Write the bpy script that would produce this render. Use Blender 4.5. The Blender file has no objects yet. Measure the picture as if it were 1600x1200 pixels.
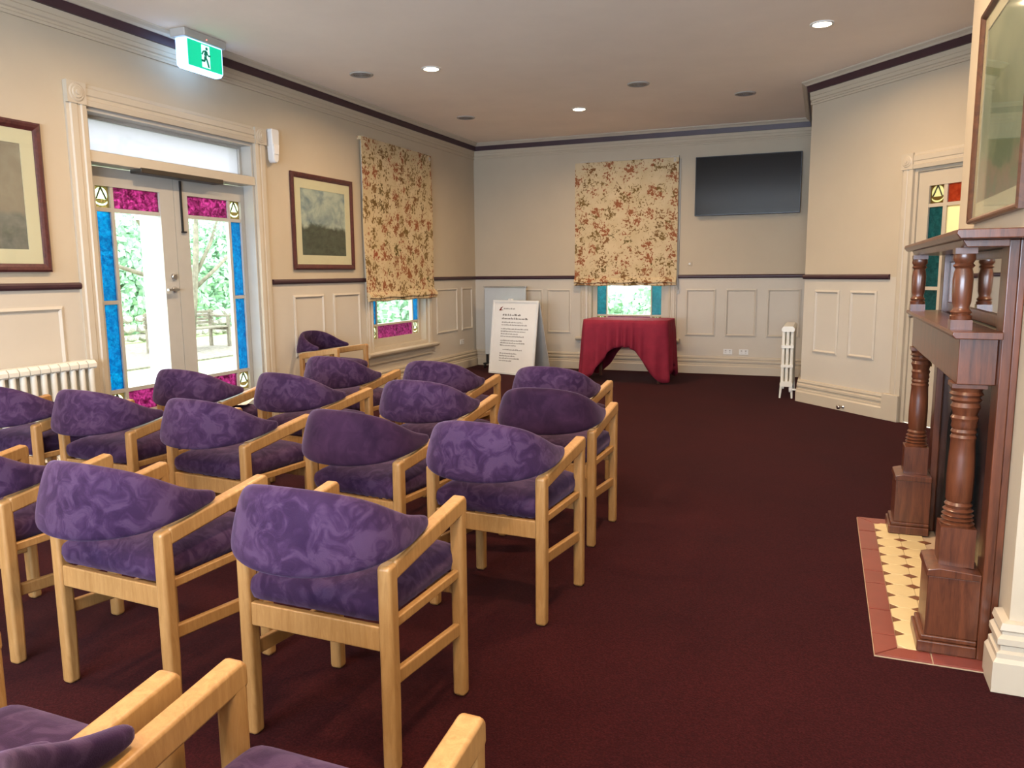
import bpy, bmesh, math, random
from mathutils import Vector, Matrix
C = bpy.context.scene.collection
SC = bpy.context.scene
random.seed(7)
pi = math.pi
# ------------------------------------------------------------------ camera
H = 1.4
F_PX, PITCH, ROLL, YAW = 1211.48, 0.14131, -0.008757, 0.381731
def camera_axes():
    cy, sy, cp, sp = math.cos(YAW), math.sin(YAW), math.cos(PITCH), math.sin(PITCH)
    w = Vector((-sy*cp, cy*cp, -sp)); r = Vector((cy, sy, 0)); u = r.cross(w)
    c, s = math.cos(ROLL), math.sin(ROLL)
    return c*r + s*u, -s*r + c*u, w
_r, _u, _w = camera_axes()
cd = bpy.data.cameras.new('camera'); cam = bpy.data.objects.new('camera', cd); C.objects.link(cam)
cd.sensor_width = 36; cd.lens = F_PX/1600*36; cd.clip_start = .02; cd.clip_end = 300
M = Matrix((( _r.x, _u.x, -_w.x, 0), (_r.y, _u.y, -_w.y, 0), (_r.z, _u.z, -_w.z, H), (0, 0, 0, 1)))
cam.matrix_world = M
SC.camera = cam
# ------------------------------------------------------------------ world, exposure, big lights
SC.view_settings.view_transform = 'Standard'
SC.view_settings.look = 'None'
SC.view_settings.gamma = 1
SC.view_settings.use_curve_mapping = False
SC.view_settings.exposure = 0.36
SC.cycles.use_denoising = True
SC.cycles.max_bounces = 10
SC.cycles.transparent_max_bounces = 16
SC.cycles.sample_clamp_indirect = 6
wd = bpy.data.worlds.new('overcast_sky'); SC.world = wd; wd.use_nodes = True
nt = wd.node_tree; bg = nt.nodes['Background']
bg.inputs['Color'].default_value = (0.86, 0.95, 1.0, 1); bg.inputs['Strength'].default_value = 6.5
def area(name, loc, rot, sx, sy, watts, color, spread=pi, shape='RECTANGLE'):
    l = bpy.data.lights.new(name, 'AREA'); l.shape = shape; l.size = sx; l.size_y = sy
    l.energy = watts; l.color = color; l.spread = spread
    o = bpy.data.objects.new(name, l); o.location = loc; o.rotation_euler = rot; C.objects.link(o); return o
# daylight standing outside the bay window in the wall behind the camera
area('rear_window_daylight', (-1.3, -2.85, 1.35), (math.radians(122), 0, 0), 4.6, 1.9, 620, (0.60, 0.76, 1.0))
WARM = (1.0, 0.69, 0.41)
LAMP_W = 36
# ------------------------------------------------------------------ mesh helpers
def ident(x, y, z): return Vector((x, y, z))
class Frame:                                   # a wall: origin, direction along it, direction into the room
    def __init__(s, o, d, i): s.o = Vector((o[0], o[1], 0)); s.d = Vector((d[0], d[1], 0)); s.i = Vector((i[0], i[1], 0))
    def __call__(s, a, b, z): return s.o + s.d*a + s.i*b + Vector((0, 0, z))
def box(bm, x0, x1, y0, y1, z0, z1, T=ident, mi=0):
    v = [bm.verts.new(T(x, y, z)) for x in (x0, x1) for y in (y0, y1) for z in (z0, z1)]
    for q in ((0, 1, 3, 2), (4, 6, 7, 5), (0, 4, 5, 1), (2, 3, 7, 6), (0, 2, 6, 4), (1, 5, 7, 3)):
        f = bm.faces.new([v[i] for i in q]); f.material_index = mi
def prism(bm, poly, a0, a1, T, mi=0):          # poly of (p,q), T(a,p,q)
    n = len(poly)
    A = [bm.verts.new(T(a0, p, q)) for p, q in poly]; B = [bm.verts.new(T(a1, p, q)) for p, q in poly]
    for f in [bm.faces.new(A[::-1]), bm.faces.new(B)] + [bm.faces.new((A[i], A[(i+1) % n], B[(i+1) % n], B[i])) for i in range(n)]:
        f.material_index = mi
def lathe(bm, prof, cx, cy, seg=20, mi=0, T=ident, smooth=True):
    rings = []
    for r, z in prof:
        rings.append([bm.verts.new(T(cx + r*math.cos(2*pi*k/seg), cy + r*math.sin(2*pi*k/seg), z)) for k in range(seg)])
    for a, b in zip(rings, rings[1:]):
        for k in range(seg):
            f = bm.faces.new((a[k], a[(k+1) % seg], b[(k+1) % seg], b[k])); f.material_index = mi; f.smooth = smooth
    for rg, rev in ((rings[0], True), (rings[-1], False)):
        f = bm.faces.new(rg[::-1] if rev else rg); f.material_index = mi
def tube(bm, pts, rad, seg=8, mi=0):
    pts = [Vector(p) for p in pts]; rings = []
    for i, p in enumerate(pts):
        t = (pts[min(i+1, len(pts)-1)] - pts[max(i-1, 0)]).normalized()
        a = t.cross(Vector((0, 0, 1)));
        if a.length < 1e-3: a = t.cross(Vector((1, 0, 0)))
        a.normalize(); b = t.cross(a); r = rad[i] if isinstance(rad, (list, tuple)) else rad
        rings.append([bm.verts.new(p + a*r*math.cos(2*pi*k/seg) + b*r*math.sin(2*pi*k/seg)) for k in range(seg)])
    for a, b in zip(rings, rings[1:]):
        for k in range(seg):
            f = bm.faces.new((a[k], a[(k+1) % seg], b[(k+1) % seg], b[k])); f.smooth = True; f.material_index = mi
    bm.faces.new(rings[0][::-1]).material_index = mi; bm.faces.new(rings[-1]).material_index = mi
def root_loc(o):
    v = Vector((0, 0, 0))
    while o is not None: v += o.location; o = o.parent
    return v
def obj(name, bm, mats, parent=None, bevel=0, seg=2, smooth=False, kind=None, subsurf=0, origin=None):
    bmesh.ops.recalc_face_normals(bm, faces=bm.faces)
    if parent is not None: off = root_loc(parent)
    elif origin is not None: off = Vector(origin)
    else:
        xs = [v.co for v in bm.verts]
        lo = [min(c[i] for c in xs) for i in range(3)]; hi = [max(c[i] for c in xs) for i in range(3)]
        off = Vector(((lo[0]+hi[0])/2, (lo[1]+hi[1])/2, lo[2]))
    for v in bm.verts: v.co -= off
    me = bpy.data.meshes.new(name); bm.to_mesh(me); bm.free()
    for m in (mats if isinstance(mats, (list, tuple)) else [mats]): me.materials.append(m)
    if smooth:
        for p in me.polygons: p.use_smooth = True
    if smooth and smooth is not True: me.set_sharp_from_angle(angle=math.radians(smooth))
    o = bpy.data.objects.new(name, me); C.objects.link(o)
    if parent is not None: o.parent = parent
    else: o.location = off
    if bevel:
        b = o.modifiers.new('bevel', 'BEVEL'); b.width = bevel; b.segments = seg; b.limit_method = 'ANGLE'; b.angle_limit = math.radians(40)
        if seg > 1:
            for p in me.polygons: p.use_smooth = True
            b.harden_normals = True
    if subsurf:
        s = o.modifiers.new('sub', 'SUBSURF'); s.levels = s.render_levels = subsurf
    if kind: o['kind'] = kind
    return o
def thing(name, label, cat, loc, group=None):
    o = bpy.data.objects.new(name, None); o.empty_display_size = .05; C.objects.link(o)
    o.location = loc; tag(o, label, cat, group); return o
def tag(o, label, cat, group=None):
    o['label'] = label; o['category'] = cat
    if group: o['group'] = group
    return o
def struct_empty(name, loc):
    o = bpy.data.objects.new(name, None); o.empty_display_size = .05; C.objects.link(o); o.location = loc; o['kind'] = 'structure'; return o
def copy_tree(o, parent=None):
    c = o.copy(); C.objects.link(c); c.parent = parent
    for ch in list(o.children): copy_tree(ch, c)
    return c
NB = bmesh.new
# ------------------------------------------------------------------ materials
def new_mat(name):
    m = bpy.data.materials.new(name); m.use_nodes = True
    return m, m.node_tree, m.node_tree.nodes['Principled BSDF']
def N(nt, t, **k):
    n = nt.nodes.new(t)
    for a, b in k.items():
        if a in n.inputs.keys() if hasattr(n.inputs, 'keys') else False: n.inputs[a].default_value = b
        else: setattr(n, a, b)
    return n
def ramp(nt, stops, interp='LINEAR'):
    r = nt.nodes.new('ShaderNodeValToRGB'); r.color_ramp.interpolation = interp
    el = r.color_ramp.elements
    while len(el) > len(stops): el.remove(el[-1])
    while len(el) < len(stops): el.new(.5)
    for e, (p, c) in zip(el, stops): e.position = p; e.color = (*c, 1)
    return r
def noise(nt, scale, detail=3, rough=.5, dist=0, vec=None):
    n = nt.nodes.new('ShaderNodeTexNoise'); n.inputs['Scale'].default_value = scale; n.inputs['Detail'].default_value = detail
    n.inputs['Roughness'].default_value = rough; n.inputs['Distortion'].default_value = dist
    if vec is not None: nt.links.new(vec, n.inputs['Vector'])
    return n
def coords(nt, kind='Object', scale=(1, 1, 1)):
    t = nt.nodes.new('ShaderNodeTexCoord'); m = nt.nodes.new('ShaderNodeMapping'); m.inputs['Scale'].default_value = scale
    nt.links.new(t.outputs[kind], m.inputs['Vector']); return m.outputs['Vector']
def simple(name, col, rough=.5, spec=.5, metal=0, var=.06, scale=6, bump=0, bscale=80, stretch=(1, 1, 1), coat=0):
    m, nt, b = new_mat(name)
    v = coords(nt, 'Object', stretch)
    n = noise(nt, scale, 4, .6, 0, v)
    lo = tuple(max(0, c*(1-var)) for c in col); hi = tuple(c*(1+var) for c in col)
    r = ramp(nt, [(.3, lo), (.7, hi)]); nt.links.new(n.outputs['Fac'], r.inputs['Fac']); nt.links.new(r.outputs['Color'], b.inputs['Base Color'])
    b.inputs['Roughness'].default_value = rough; b.inputs['Specular IOR Level'].default_value = spec; b.inputs['Metallic'].default_value = metal
    b.inputs['Coat Weight'].default_value = coat; b.inputs['Coat Roughness'].default_value = .08
    if bump:
        n2 = noise(nt, bscale, 3, .6, 0, v); bp = nt.nodes.new('ShaderNodeBump'); bp.inputs['Strength'].default_value = bump; bp.inputs['Distance'].default_value = .01
        nt.links.new(n2.outputs['Fac'], bp.inputs['Height']); nt.links.new(bp.outputs['Normal'], b.inputs['Normal'])
    return m
def emit(name, col, s):
    m, nt, b = new_mat(name); b.inputs['Base Color'].default_value = (*col, 1); b.inputs['Emission Color'].default_value = (*col, 1); b.inputs['Emission Strength'].default_value = s
    return m
def wood(name, dark, light, rough, scale=(14, 14, 1.2), coat=0, spec=.5):
    m, nt, b = new_mat(name)
    v = coords(nt, 'Object', scale)
    w = noise(nt, 2.2, 6, .65, 1.6, v); n = noise(nt, 26, 3, .6, 0, v)
    mx = nt.nodes.new('ShaderNodeMath'); mx.operation = 'MULTIPLY_ADD'; mx.inputs[1].default_value = .25
    nt.links.new(n.outputs['Fac'], mx.inputs[0]); nt.links.new(w.outputs['Fac'], mx.inputs[2])
    r = ramp(nt, [(.42, dark), (.8, light)]); nt.links.new(mx.outputs[0], r.inputs['Fac']); nt.links.new(r.outputs['Color'], b.inputs['Base Color'])
    b.inputs['Roughness'].default_value = rough; b.inputs['Coat Weight'].default_value = coat; b.inputs['Coat Roughness'].default_value = .12; b.inputs['Specular IOR Level'].default_value = spec
    bp = nt.nodes.new('ShaderNodeBump'); bp.inputs['Strength'].default_value = .06; bp.inputs['Distance'].default_value = .004
    nt.links.new(mx.outputs[0], bp.inputs['Height']); nt.links.new(bp.outputs['Normal'], b.inputs['Normal'])
    return m
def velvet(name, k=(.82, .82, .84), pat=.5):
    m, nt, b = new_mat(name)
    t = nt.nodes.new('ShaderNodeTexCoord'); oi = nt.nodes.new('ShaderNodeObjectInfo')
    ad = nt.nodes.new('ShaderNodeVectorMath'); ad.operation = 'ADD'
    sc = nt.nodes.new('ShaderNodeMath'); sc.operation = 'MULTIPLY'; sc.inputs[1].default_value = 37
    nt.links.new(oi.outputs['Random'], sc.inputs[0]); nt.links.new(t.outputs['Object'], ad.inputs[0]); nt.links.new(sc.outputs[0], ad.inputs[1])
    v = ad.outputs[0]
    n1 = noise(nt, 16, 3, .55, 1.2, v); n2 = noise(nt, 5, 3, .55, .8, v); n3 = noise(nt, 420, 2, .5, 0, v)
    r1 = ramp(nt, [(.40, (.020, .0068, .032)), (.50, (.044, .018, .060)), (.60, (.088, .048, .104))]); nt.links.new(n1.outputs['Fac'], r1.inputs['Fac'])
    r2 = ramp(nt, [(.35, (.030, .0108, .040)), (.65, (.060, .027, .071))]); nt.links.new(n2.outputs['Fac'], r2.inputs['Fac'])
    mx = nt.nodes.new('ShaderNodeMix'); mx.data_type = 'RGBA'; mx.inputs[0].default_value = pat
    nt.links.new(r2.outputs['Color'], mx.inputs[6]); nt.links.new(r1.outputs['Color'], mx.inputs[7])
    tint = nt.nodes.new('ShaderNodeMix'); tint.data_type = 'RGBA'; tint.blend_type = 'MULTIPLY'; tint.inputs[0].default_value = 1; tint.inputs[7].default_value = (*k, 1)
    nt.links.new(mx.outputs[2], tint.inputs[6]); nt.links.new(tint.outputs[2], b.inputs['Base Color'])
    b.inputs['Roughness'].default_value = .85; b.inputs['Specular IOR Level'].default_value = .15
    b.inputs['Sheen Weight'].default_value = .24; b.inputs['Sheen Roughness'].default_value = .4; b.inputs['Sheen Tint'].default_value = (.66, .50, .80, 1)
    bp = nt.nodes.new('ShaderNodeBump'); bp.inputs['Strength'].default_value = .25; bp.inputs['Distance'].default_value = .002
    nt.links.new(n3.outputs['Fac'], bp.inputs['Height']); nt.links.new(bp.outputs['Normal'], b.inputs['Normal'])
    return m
def carpet_mat():
    m, nt, b = new_mat('maroon_carpet')
    v = coords(nt, 'Object')
    n1 = noise(nt, 160, 3, .7, 0, v); n2 = noise(nt, 1.4, 4, .6, 0, v)
    r1 = ramp(nt, [(.3, (.011, .0018, .0022)), (.5, (.023, .0030, .0038)), (.72, (.040, .0064, .0072))]); nt.links.new(n1.outputs['Fac'], r1.inputs['Fac'])
    r2 = ramp(nt, [(.3, (.82, .82, .86)), (.7, (1.15, 1.1, 1.1))]); nt.links.new(n2.outputs['Fac'], r2.inputs['Fac'])
    mx = nt.nodes.new('ShaderNodeMix'); mx.data_type = 'RGBA'; mx.blend_type = 'MULTIPLY'; mx.inputs[0].default_value = 1
    nt.links.new(r1.outputs['Color'], mx.inputs[6]); nt.links.new(r2.outputs['Color'], mx.inputs[7]); nt.links.new(mx.outputs[2], b.inputs['Base Color'])
    b.inputs['Roughness'].default_value = .95; b.inputs['Specular IOR Level'].default_value = .03
    b.inputs['Sheen Weight'].default_value = .08; b.inputs['Sheen Tint'].default_value = (.5, .3, .3, 1)
    bp = nt.nodes.new('ShaderNodeBump'); bp.inputs['Strength'].default_value = .5; bp.inputs['Distance'].default_value = .004
    nt.links.new(n1.outputs['Fac'], bp.inputs['Height']); nt.links.new(bp.outputs['Normal'], b.inputs['Normal'])
    return m
def floral():
    m, nt, b = new_mat('floral_linen')
    v = coords(nt, 'Object')
    vo = nt.nodes.new('ShaderNodeTexVoronoi'); vo.inputs['Scale'].default_value = 6.6; vo.inputs['Randomness'].default_value = .75
    nd = noise(nt, 16, 3, .6, 0, v)
    av = nt.nodes.new('ShaderNodeMix'); av.data_type = 'RGBA'; av.inputs[0].default_value = .05
    nt.links.new(v, av.inputs[6]); nt.links.new(nd.outputs['Color'], av.inputs[7]); nt.links.new(av.outputs[2], vo.inputs['Vector'])
    n1 = noise(nt, 30, 4, .62, .6, v); n2 = noise(nt, 6, 2, .5, 0, v)
    # sprigs: noise blobs that are dense near the cell centres and rare between them
    ma = nt.nodes.new('ShaderNodeMath'); ma.operation = 'MULTIPLY_ADD'; ma.inputs[1].default_value = -.32
    nt.links.new(vo.outputs['Distance'], ma.inputs[0]); nt.links.new(n1.outputs['Fac'], ma.inputs[2])
    mask = ramp(nt, [(.365, (0, 0, 0)), (.41, (1, 1, 1))]); nt.links.new(ma.outputs[0], mask.inputs['Fac'])
    hue = ramp(nt, [(.0, (.16, .10, .03)), (.42, (.19, .12, .045)), (.5, (.28, .085, .04)), (.58, (.12, .09, .03)), (.7, (.27, .10, .045))]); nt.links.new(vo.outputs['Color'], hue.inputs['Fac'])
    base = ramp(nt, [(.3, (.52, .41, .24)), (.7, (.60, .48, .30))]); nt.links.new(n2.outputs['Fac'], base.inputs['Fac'])
    mx = nt.nodes.new('ShaderNodeMix'); mx.data_type = 'RGBA'
    nt.links.new(mask.outputs['Color'], mx.inputs[0]); nt.links.new(base.outputs['Color'], mx.inputs[6]); nt.links.new(hue.outputs['Color'], mx.inputs[7])
    nt.links.new(mx.outputs[2], b.inputs['Base Color']); b.inputs['Roughness'].default_value = .9; b.inputs['Specular IOR Level'].default_value = .1
    return m
def glass(name, col, diff=.0, bump=0, bscale=40, gloss=.08, var=None):
    m, nt, b = new_mat(name); nt.nodes.remove(b); out = nt.nodes['Material Output']
    tr = nt.nodes.new('ShaderNodeBsdfTransparent'); tl = nt.nodes.new('ShaderNodeBsdfTranslucent'); gl = nt.nodes.new('ShaderNodeBsdfGlossy')
    gl.inputs['Roughness'].default_value = .03
    for s in (tr, tl): s.inputs['Color'].default_value = (*col, 1)
    v = coords(nt, 'Object'); n = noise(nt, bscale, 3, .6, .8, v)
    if var:
        r = ramp(nt, [(.35, col), (.65, var)]); nt.links.new(n.outputs['Fac'], r.inputs['Fac'])
        for s in (tr, tl): nt.links.new(r.outputs['Color'], s.inputs['Color'])
    if bump:
        bp = nt.nodes.new('ShaderNodeBump'); bp.inputs['Strength'].default_value = bump; bp.inputs['Distance'].default_value = .01
        nt.links.new(n.outputs['Fac'], bp.inputs['Height']); nt.links.new(bp.outputs['Normal'], gl.inputs['Normal'])
    m1 = nt.nodes.new('ShaderNodeMixShader'); m1.inputs[0].default_value = diff
    nt.links.new(tr.outputs[0], m1.inputs[1]); nt.links.new(tl.outputs[0], m1.inputs[2])
    lw = nt.nodes.new('ShaderNodeLayerWeight'); lw.inputs['Blend'].default_value = .5
    pw = nt.nodes.new('ShaderNodeMath'); pw.operation = 'POWER'; pw.inputs[1].default_value = 5
    fr = nt.nodes.new('ShaderNodeMath'); fr.operation = 'MULTIPLY_ADD'; fr.inputs[1].default_value = .7; fr.inputs[2].default_value = .03
    nt.links.new(lw.outputs['Facing'], pw.inputs[0]); nt.links.new(pw.outputs[0], fr.inputs[0])
    m2 = nt.nodes.new('ShaderNodeMixShader'); nt.links.new(fr.outputs[0], m2.inputs[0]); nt.links.new(m1.outputs[0], m2.inputs[1]); nt.links.new(gl.outputs[0], m2.inputs[2])
    nt.links.new(m2.outputs[0], out.inputs['Surface'])
    return m
def print_mat(name, axis_scale, sky_lo, sky_hi, hill, hill2, split):
    m, nt, b = new_mat(name)
    t = nt.nodes.new('ShaderNodeTexCoord'); sp = nt.nodes.new('ShaderNodeSeparateXYZ'); nt.links.new(t.outputs['Generated'], sp.inputs[0])
    n = noise(nt, 3.2, 5, .6, .4, t.outputs['Generated'])
    n2 = noise(nt, 9, 5, .65, .2, t.outputs['Generated'])
    ad = nt.nodes.new('ShaderNodeMath'); ad.operation = 'MULTIPLY_ADD'; ad.inputs[1].default_value = axis_scale
    nt.links.new(n.outputs['Fac'], ad.inputs[0]); nt.links.new(sp.outputs['Z'], ad.inputs[2])
    msk = ramp(nt, [(split, (0, 0, 0)), (split+.06, (1, 1, 1))]); nt.links.new(ad.outputs[0], msk.inputs['Fac'])
    sk = ramp(nt, [(.36, sky_lo), (.62, sky_hi)]); nt.links.new(n.outputs['Fac'], sk.inputs['Fac'])
    hl = ramp(nt, [(.35, hill), (.7, hill2)]); nt.links.new(n2.outputs['Fac'], hl.inputs['Fac'])
    mx = nt.nodes.new('ShaderNodeMix'); mx.data_type = 'RGBA'
    nt.links.new(msk.outputs['Color'], mx.inputs[0]); nt.links.new(hl.outputs['Color'], mx.inputs[6]); nt.links.new(sk.outputs['Color'], mx.inputs[7])
    nt.links.new(mx.outputs[2], b.inputs['Base Color']); b.inputs['Roughness'].default_value = .5
    return m
WALL = simple('cream_wall_paint', (.50, .425, .315), .75, .25, var=.03, scale=2, bump=.08, bscale=240)
DADO = simple('white_wainscot_paint', (.54, .49, .41), .55, .35, var=.03, scale=2)
TRIM = simple('white_gloss_trim_paint', (.51, .445, .345), .4, .45, var=.03, scale=3)
CEIL = simple('ceiling_paint', (.93, .83, .72), .9, .15, var=.03, scale=1.5)
BAND = simple('dark_plum_trim_paint', (.045, .018, .024), .45, .4, var=.15)
DOORP = simple('grey_white_door_paint', (.43, .415, .375), .45, .4, var=.03)
BEECH = wood('pale_beech_wood', (.30, .150, .046), (.41, .225, .080), .42, (16, 16, 2.0), coat=.1)
MAHOG = wood('polished_mahogany', (.050, .015, .007), (.145, .044, .018), .32, (10, 10, 1.0), coat=.25)
VELVET = velvet('purple_patterned_velvet')
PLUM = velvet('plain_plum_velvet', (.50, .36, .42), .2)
CARPET = carpet_mat()
FLORAL = floral()
FRAME_M = wood('dark_redwood_frame', (.045, .012, .012), (.10, .028, .025), .35, (8, 8, 8))
MAT_M = simple('cream_mat_board', (.60, .52, .38), .9, .1, var=.02)
CLEAR = glass('clear_glass', (.97, 1.0, .98))
BLUE = glass('blue_textured_glass', (.008, .19, .36), .35, .6, 34, var=(.02, .40, .60))
TEAL = glass('teal_textured_glass', (.05, .19, .23), .35, .5, 30, var=(.09, .32, .37))
PINK = glass('pink_textured_glass', (.16, .03, .085), .35, .8, 34, var=(.52, .14, .33))
REDG = glass('red_textured_glass', (.46, .13, .07), .4, .6, 26, var=(.62, .22, .12))
AMBER = glass('pale_amber_glass', (.80, .92, .55), .45)
BROWNG = glass('brown_leaded_glass', (.12, .075, .02), .5)
CREAMG = glass('cream_frosted_glass', (.95, .90, .70), .55, .3)
FROST = glass('white_frosted_glass', (.52, .505, .53), .75, .4, 120)
LEAD = simple('dark_lead', (.03, .025, .02), .5, .4)
BLACK = simple('black_plastic', (.012, .012, .013), .35, .5)
SCREEN = simple('black_glass_screen', (.006, .007, .008), .12, .5, var=.02)
WHITEP = simple('white_plastic', (.72, .72, .70), .4, .45, var=.02)
STEEL = simple('brushed_steel', (.55, .55, .55), .3, .5, 1)
RADW = simple('cream_white_radiator_enamel', (.70, .68, .60), .35, .5, var=.03)
CLOTH = simple('burgundy_tablecloth', (.215, .016, .036), .8, .2, var=.12, scale=9, bump=.15, bscale=260)
MIRROR = simple('mirror_glass', (.72, .70, .66), .03, .5, 1, var=.02)
IRON = simple('black_iron_insert', (.02, .02, .022), .22, .6, .3, var=.2)
REDT = simple('red_glazed_tile', (.20, .045, .032), .3, .5, var=.15, scale=5)
CREAMT = simple('cream_tile', (.60, .47, .25), .4, .45, var=.06, scale=9)
BROWNT = simple('brown_tile', (.16, .06, .025), .4, .45, var=.1)
GROUT = simple('hearth_grout', (.45, .33, .22), .8, .2)
PAPER = simple('white_paper', (.78, .76, .72), .8, .2, var=.02)
INK = simple('grey_print', (.22, .20, .18), .8, .1, var=.02)
INKD = simple('dark_print', (.10, .085, .07), .8, .1, var=.02)
INKR = simple('dark_red_print', (.16, .02, .01), .8, .1, var=.02)
EXITG = emit('exit_green', (.0, .42, .22), 1.0)
EXITW = emit('exit_white', (.36, .60, 1.0), 2.6)
EXITF = emit('exit_face_white', (.55, .88, .86), 1.0)
EXITD = emit('exit_pictogram_green', (.0, .10, .06), .8)
LAMP = emit('warm_lamp_lens', (1.0, .86, .58), 18)
LED = emit('red_indicator', (1.0, .2, .15), 2)
GREYBASE = simple('grey_white_plastic', (.42, .40, .37), .5, .4)

# ------------------------------------------------------------------ the room
XL, YB, XC, YC, ANG, ZC = -5.002, 10.985, -0.20, 8.92, 0.8321, 3.33
DA = (math.cos(ANG), -math.sin(ANG)); IA = (-math.sin(ANG), -math.cos(ANG))
SA = 2.75
XR, YR = XC + DA[0]*SA, YC + DA[1]*SA
YF = -2.0
CHX, CH0, CH1 = .622, 2.89, 4.60           # chimney breast face and its two ends
LEFT = Frame((XL, 0), (0, 1), (1, 0))       # s = world Y
BACK = Frame((0, YB), (1, 0), (0, -1))      # s = world X
ANGW = Frame((XC, YC), DA, IA)
RET = Frame((XC, 0), (0, 1), (-1, 0))
CHIM = Frame((CHX, 0), (0, 1), (-1, 0))
REAR = Frame((0, YF), (1, 0), (0, 1))
def wall(name, fr, s0, s1, z0, z1, th, holes, mats, dado=None):
    bm = NB()
    ss = sorted({s0, s1, *[h[0] for h in holes], *[h[1] for h in holes]}); zs = sorted({z0, z1, *[h[2] for h in holes], *[h[3] for h in holes], *([dado] if dado else [])})
    solid = {}
    for i in range(len(ss)-1):
        for j in range(len(zs)-1):
            a, b = (ss[i]+ss[i+1])/2, (zs[j]+zs[j+1])/2
            solid[i, j] = not any(h[0] < a < h[1] and h[2] < b < h[3] for h in holes)
    V = {}
    def v(i, j, k):
        if (i, j, k) not in V: V[i, j, k] = bm.verts.new(fr(ss[i], -th*k, zs[j]))
        return V[i, j, k]
    for (i, j), s in solid.items():
        if not s: continue
        mi = 1 if dado and zs[j+1] <= dado + 1e-6 else 0
        bm.faces.new((v(i, j, 0), v(i+1, j, 0), v(i+1, j+1, 0), v(i, j+1, 0))).material_index = mi
        bm.faces.new((v(i, j, 1), v(i, j+1, 1), v(i+1, j+1, 1), v(i+1, j, 1)))
        for (di, dj), e in (((-1, 0), ((i, j), (i, j+1))), ((1, 0), ((i+1, j), (i+1, j+1))), ((0, -1), ((i, j), (i+1, j))), ((0, 1), ((i, j+1), (i+1, j+1)))):
            if not solid.get((i+di, j+dj), False):
                (a, b), (c, d) = e
                bm.faces.new((v(a, b, 0), v(c, d, 0), v(c, d, 1), v(a, b, 1))).material_index = 1 if dado else 0
    return obj(name, bm, mats, kind='structure')
# floor and ceiling follow the room's outline
outline = [(XL-.02, YF-.02), (XL-.02, YB+.02), (XC+.02, YB+.02), (XC+.02, YC+.02), (XR+.02, YR), (XR+.02, YF-.02)]
for nm, z0, z1, m in (('floor', -.06, 0, CARPET), ('ceiling', ZC, ZC+.06, CEIL)):
    bm = NB(); prism(bm, outline, z0, z1, lambda a, x, y: Vector((x, y, a))); obj(nm, bm, m, kind='structure')
DR = (4.24, 6.03, 0, 2.62); W1 = (7.98, 9.40, .47, 2.86); W2 = (-3.20, -2.03, .47, 2.86); D2 = (1.345, 2.23, 0, 2.29); W3 = (-3.6, 1.0, .9, 2.75)
RZ = 1.34
wl = wall('wall_left', LEFT, YF, YB+.2, 0, ZC, .26, [DR, W1], [WALL, DADO], RZ)
wb = wall('wall_back', BACK, XL, XC+.2, 0, ZC, .26, [W2], [WALL, DADO], RZ)
wr = wall('wall_return', RET, YC, YB, 0, ZC, .18, [], [WALL, DADO], RZ)
wa = wall('wall_angled', ANGW, 0, SA, 0, ZC, .18, [D2], [WALL, DADO], RZ)
bm = NB(); prism(bm, [(CHX, CH0), (XR+.1, CH0), (XR+.1, CH1), (CHX, CH1)], 0, ZC, lambda a, x, y: Vector((x, y, a))); wc = obj('wall_chimney', bm, WALL, kind='structure')
bm = NB(); box(bm, XR, XR+.2, YF, YR, 0, ZC); obj('wall_right', bm, WALL, kind='structure')
wrr = wall('wall_rear', REAR, XL-.2, XR+.2, 0, ZC, .26, [W3], [WALL, DADO], RZ)

# mitred mouldings
def sweep(path, prof, names, mat, closed_ends=True):
    P = [Vector((x, y, 0)) for x, y in path]; n = len(P)
    D = [(P[i+1]-P[i]).normalized() for i in range(n-1)]
    R = [Vector((d.y, -d.x, 0)) for d in D]           # into the room
    def sect(i, bm):
        if i == 0: m, k = R[0], 1
        elif i == n-1: m, k = R[-1], 1
        else:
            m = (R[i-1]+R[i]).normalized(); k = 1/max(.2, m.dot(R[i]))
        return [bm.verts.new(P[i] + m*(k*d) + Vector((0, 0, z))) for d, z in prof]
    out = []
    for i in range(n-1):
        if names[i] is None: continue
        bm = NB(); A = sect(i, bm); B = sect(i+1, bm); q = len(prof)
        for j in range(q): bm.faces.new((A[j], A[(j+1) % q], B[(j+1) % q], B[j]))
        bm.faces.new(A); bm.faces.new(B[::-1])
        out.append(obj(names[i], bm, mat, kind='structure'))
    return out
def apt(s): return (XC+DA[0]*s, YC+DA[1]*s)
room_path = [(XL, YF), (XL, YB), (XC, YB), (XC, YC), (XR, YR)]
sides = ['left', 'back', 'return', 'angled']
sweep(room_path, [(0, 3.10), (.014, 3.10), (.018, 3.118), (.010, 3.126), (.010, 3.142), (.022, 3.150), (.026, 3.178), (.018, 3.186), (.03, 3.2236), (0, 3.2236)], ['trim_%d' % k for k in (1, 2, 3, 4)], WALL)
sweep(room_path, [(0, 3.2236), (.052, 3.2236), (.06, 3.286), (0, 3.286)], ['trim_%d' % k for k in (5, 6, 7, 8)], BAND)
sweep(room_path, [(0, 3.286), (.072, 3.286), (.085, 3.302), (.11, 3.318), (.115, ZC), (0, ZC)], ['trim_%d' % k for k in (9, 10, 11, 12)], TRIM)
RAIL = [(0, RZ-.025), (.018, RZ-.022), (.026, RZ-.008), (.026, RZ+.009), (.020, RZ+.022), (0, RZ+.025)]
sweep([(XL, YF), (XL, 4.085)], RAIL, ['trim_13'], BAND)
sweep([(XL, 6.21), (XL, 7.86)], RAIL, ['trim_14'], BAND)
sweep([(XL, 9.52), (XL, YB), (-3.32, YB)], RAIL, ['trim_15', 'trim_16'], BAND)
sweep([(-1.90, YB), (XC, YB), (XC, YC), apt(1.135)], RAIL, ['trim_17', 'trim_18', 'trim_19'], BAND)
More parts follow.
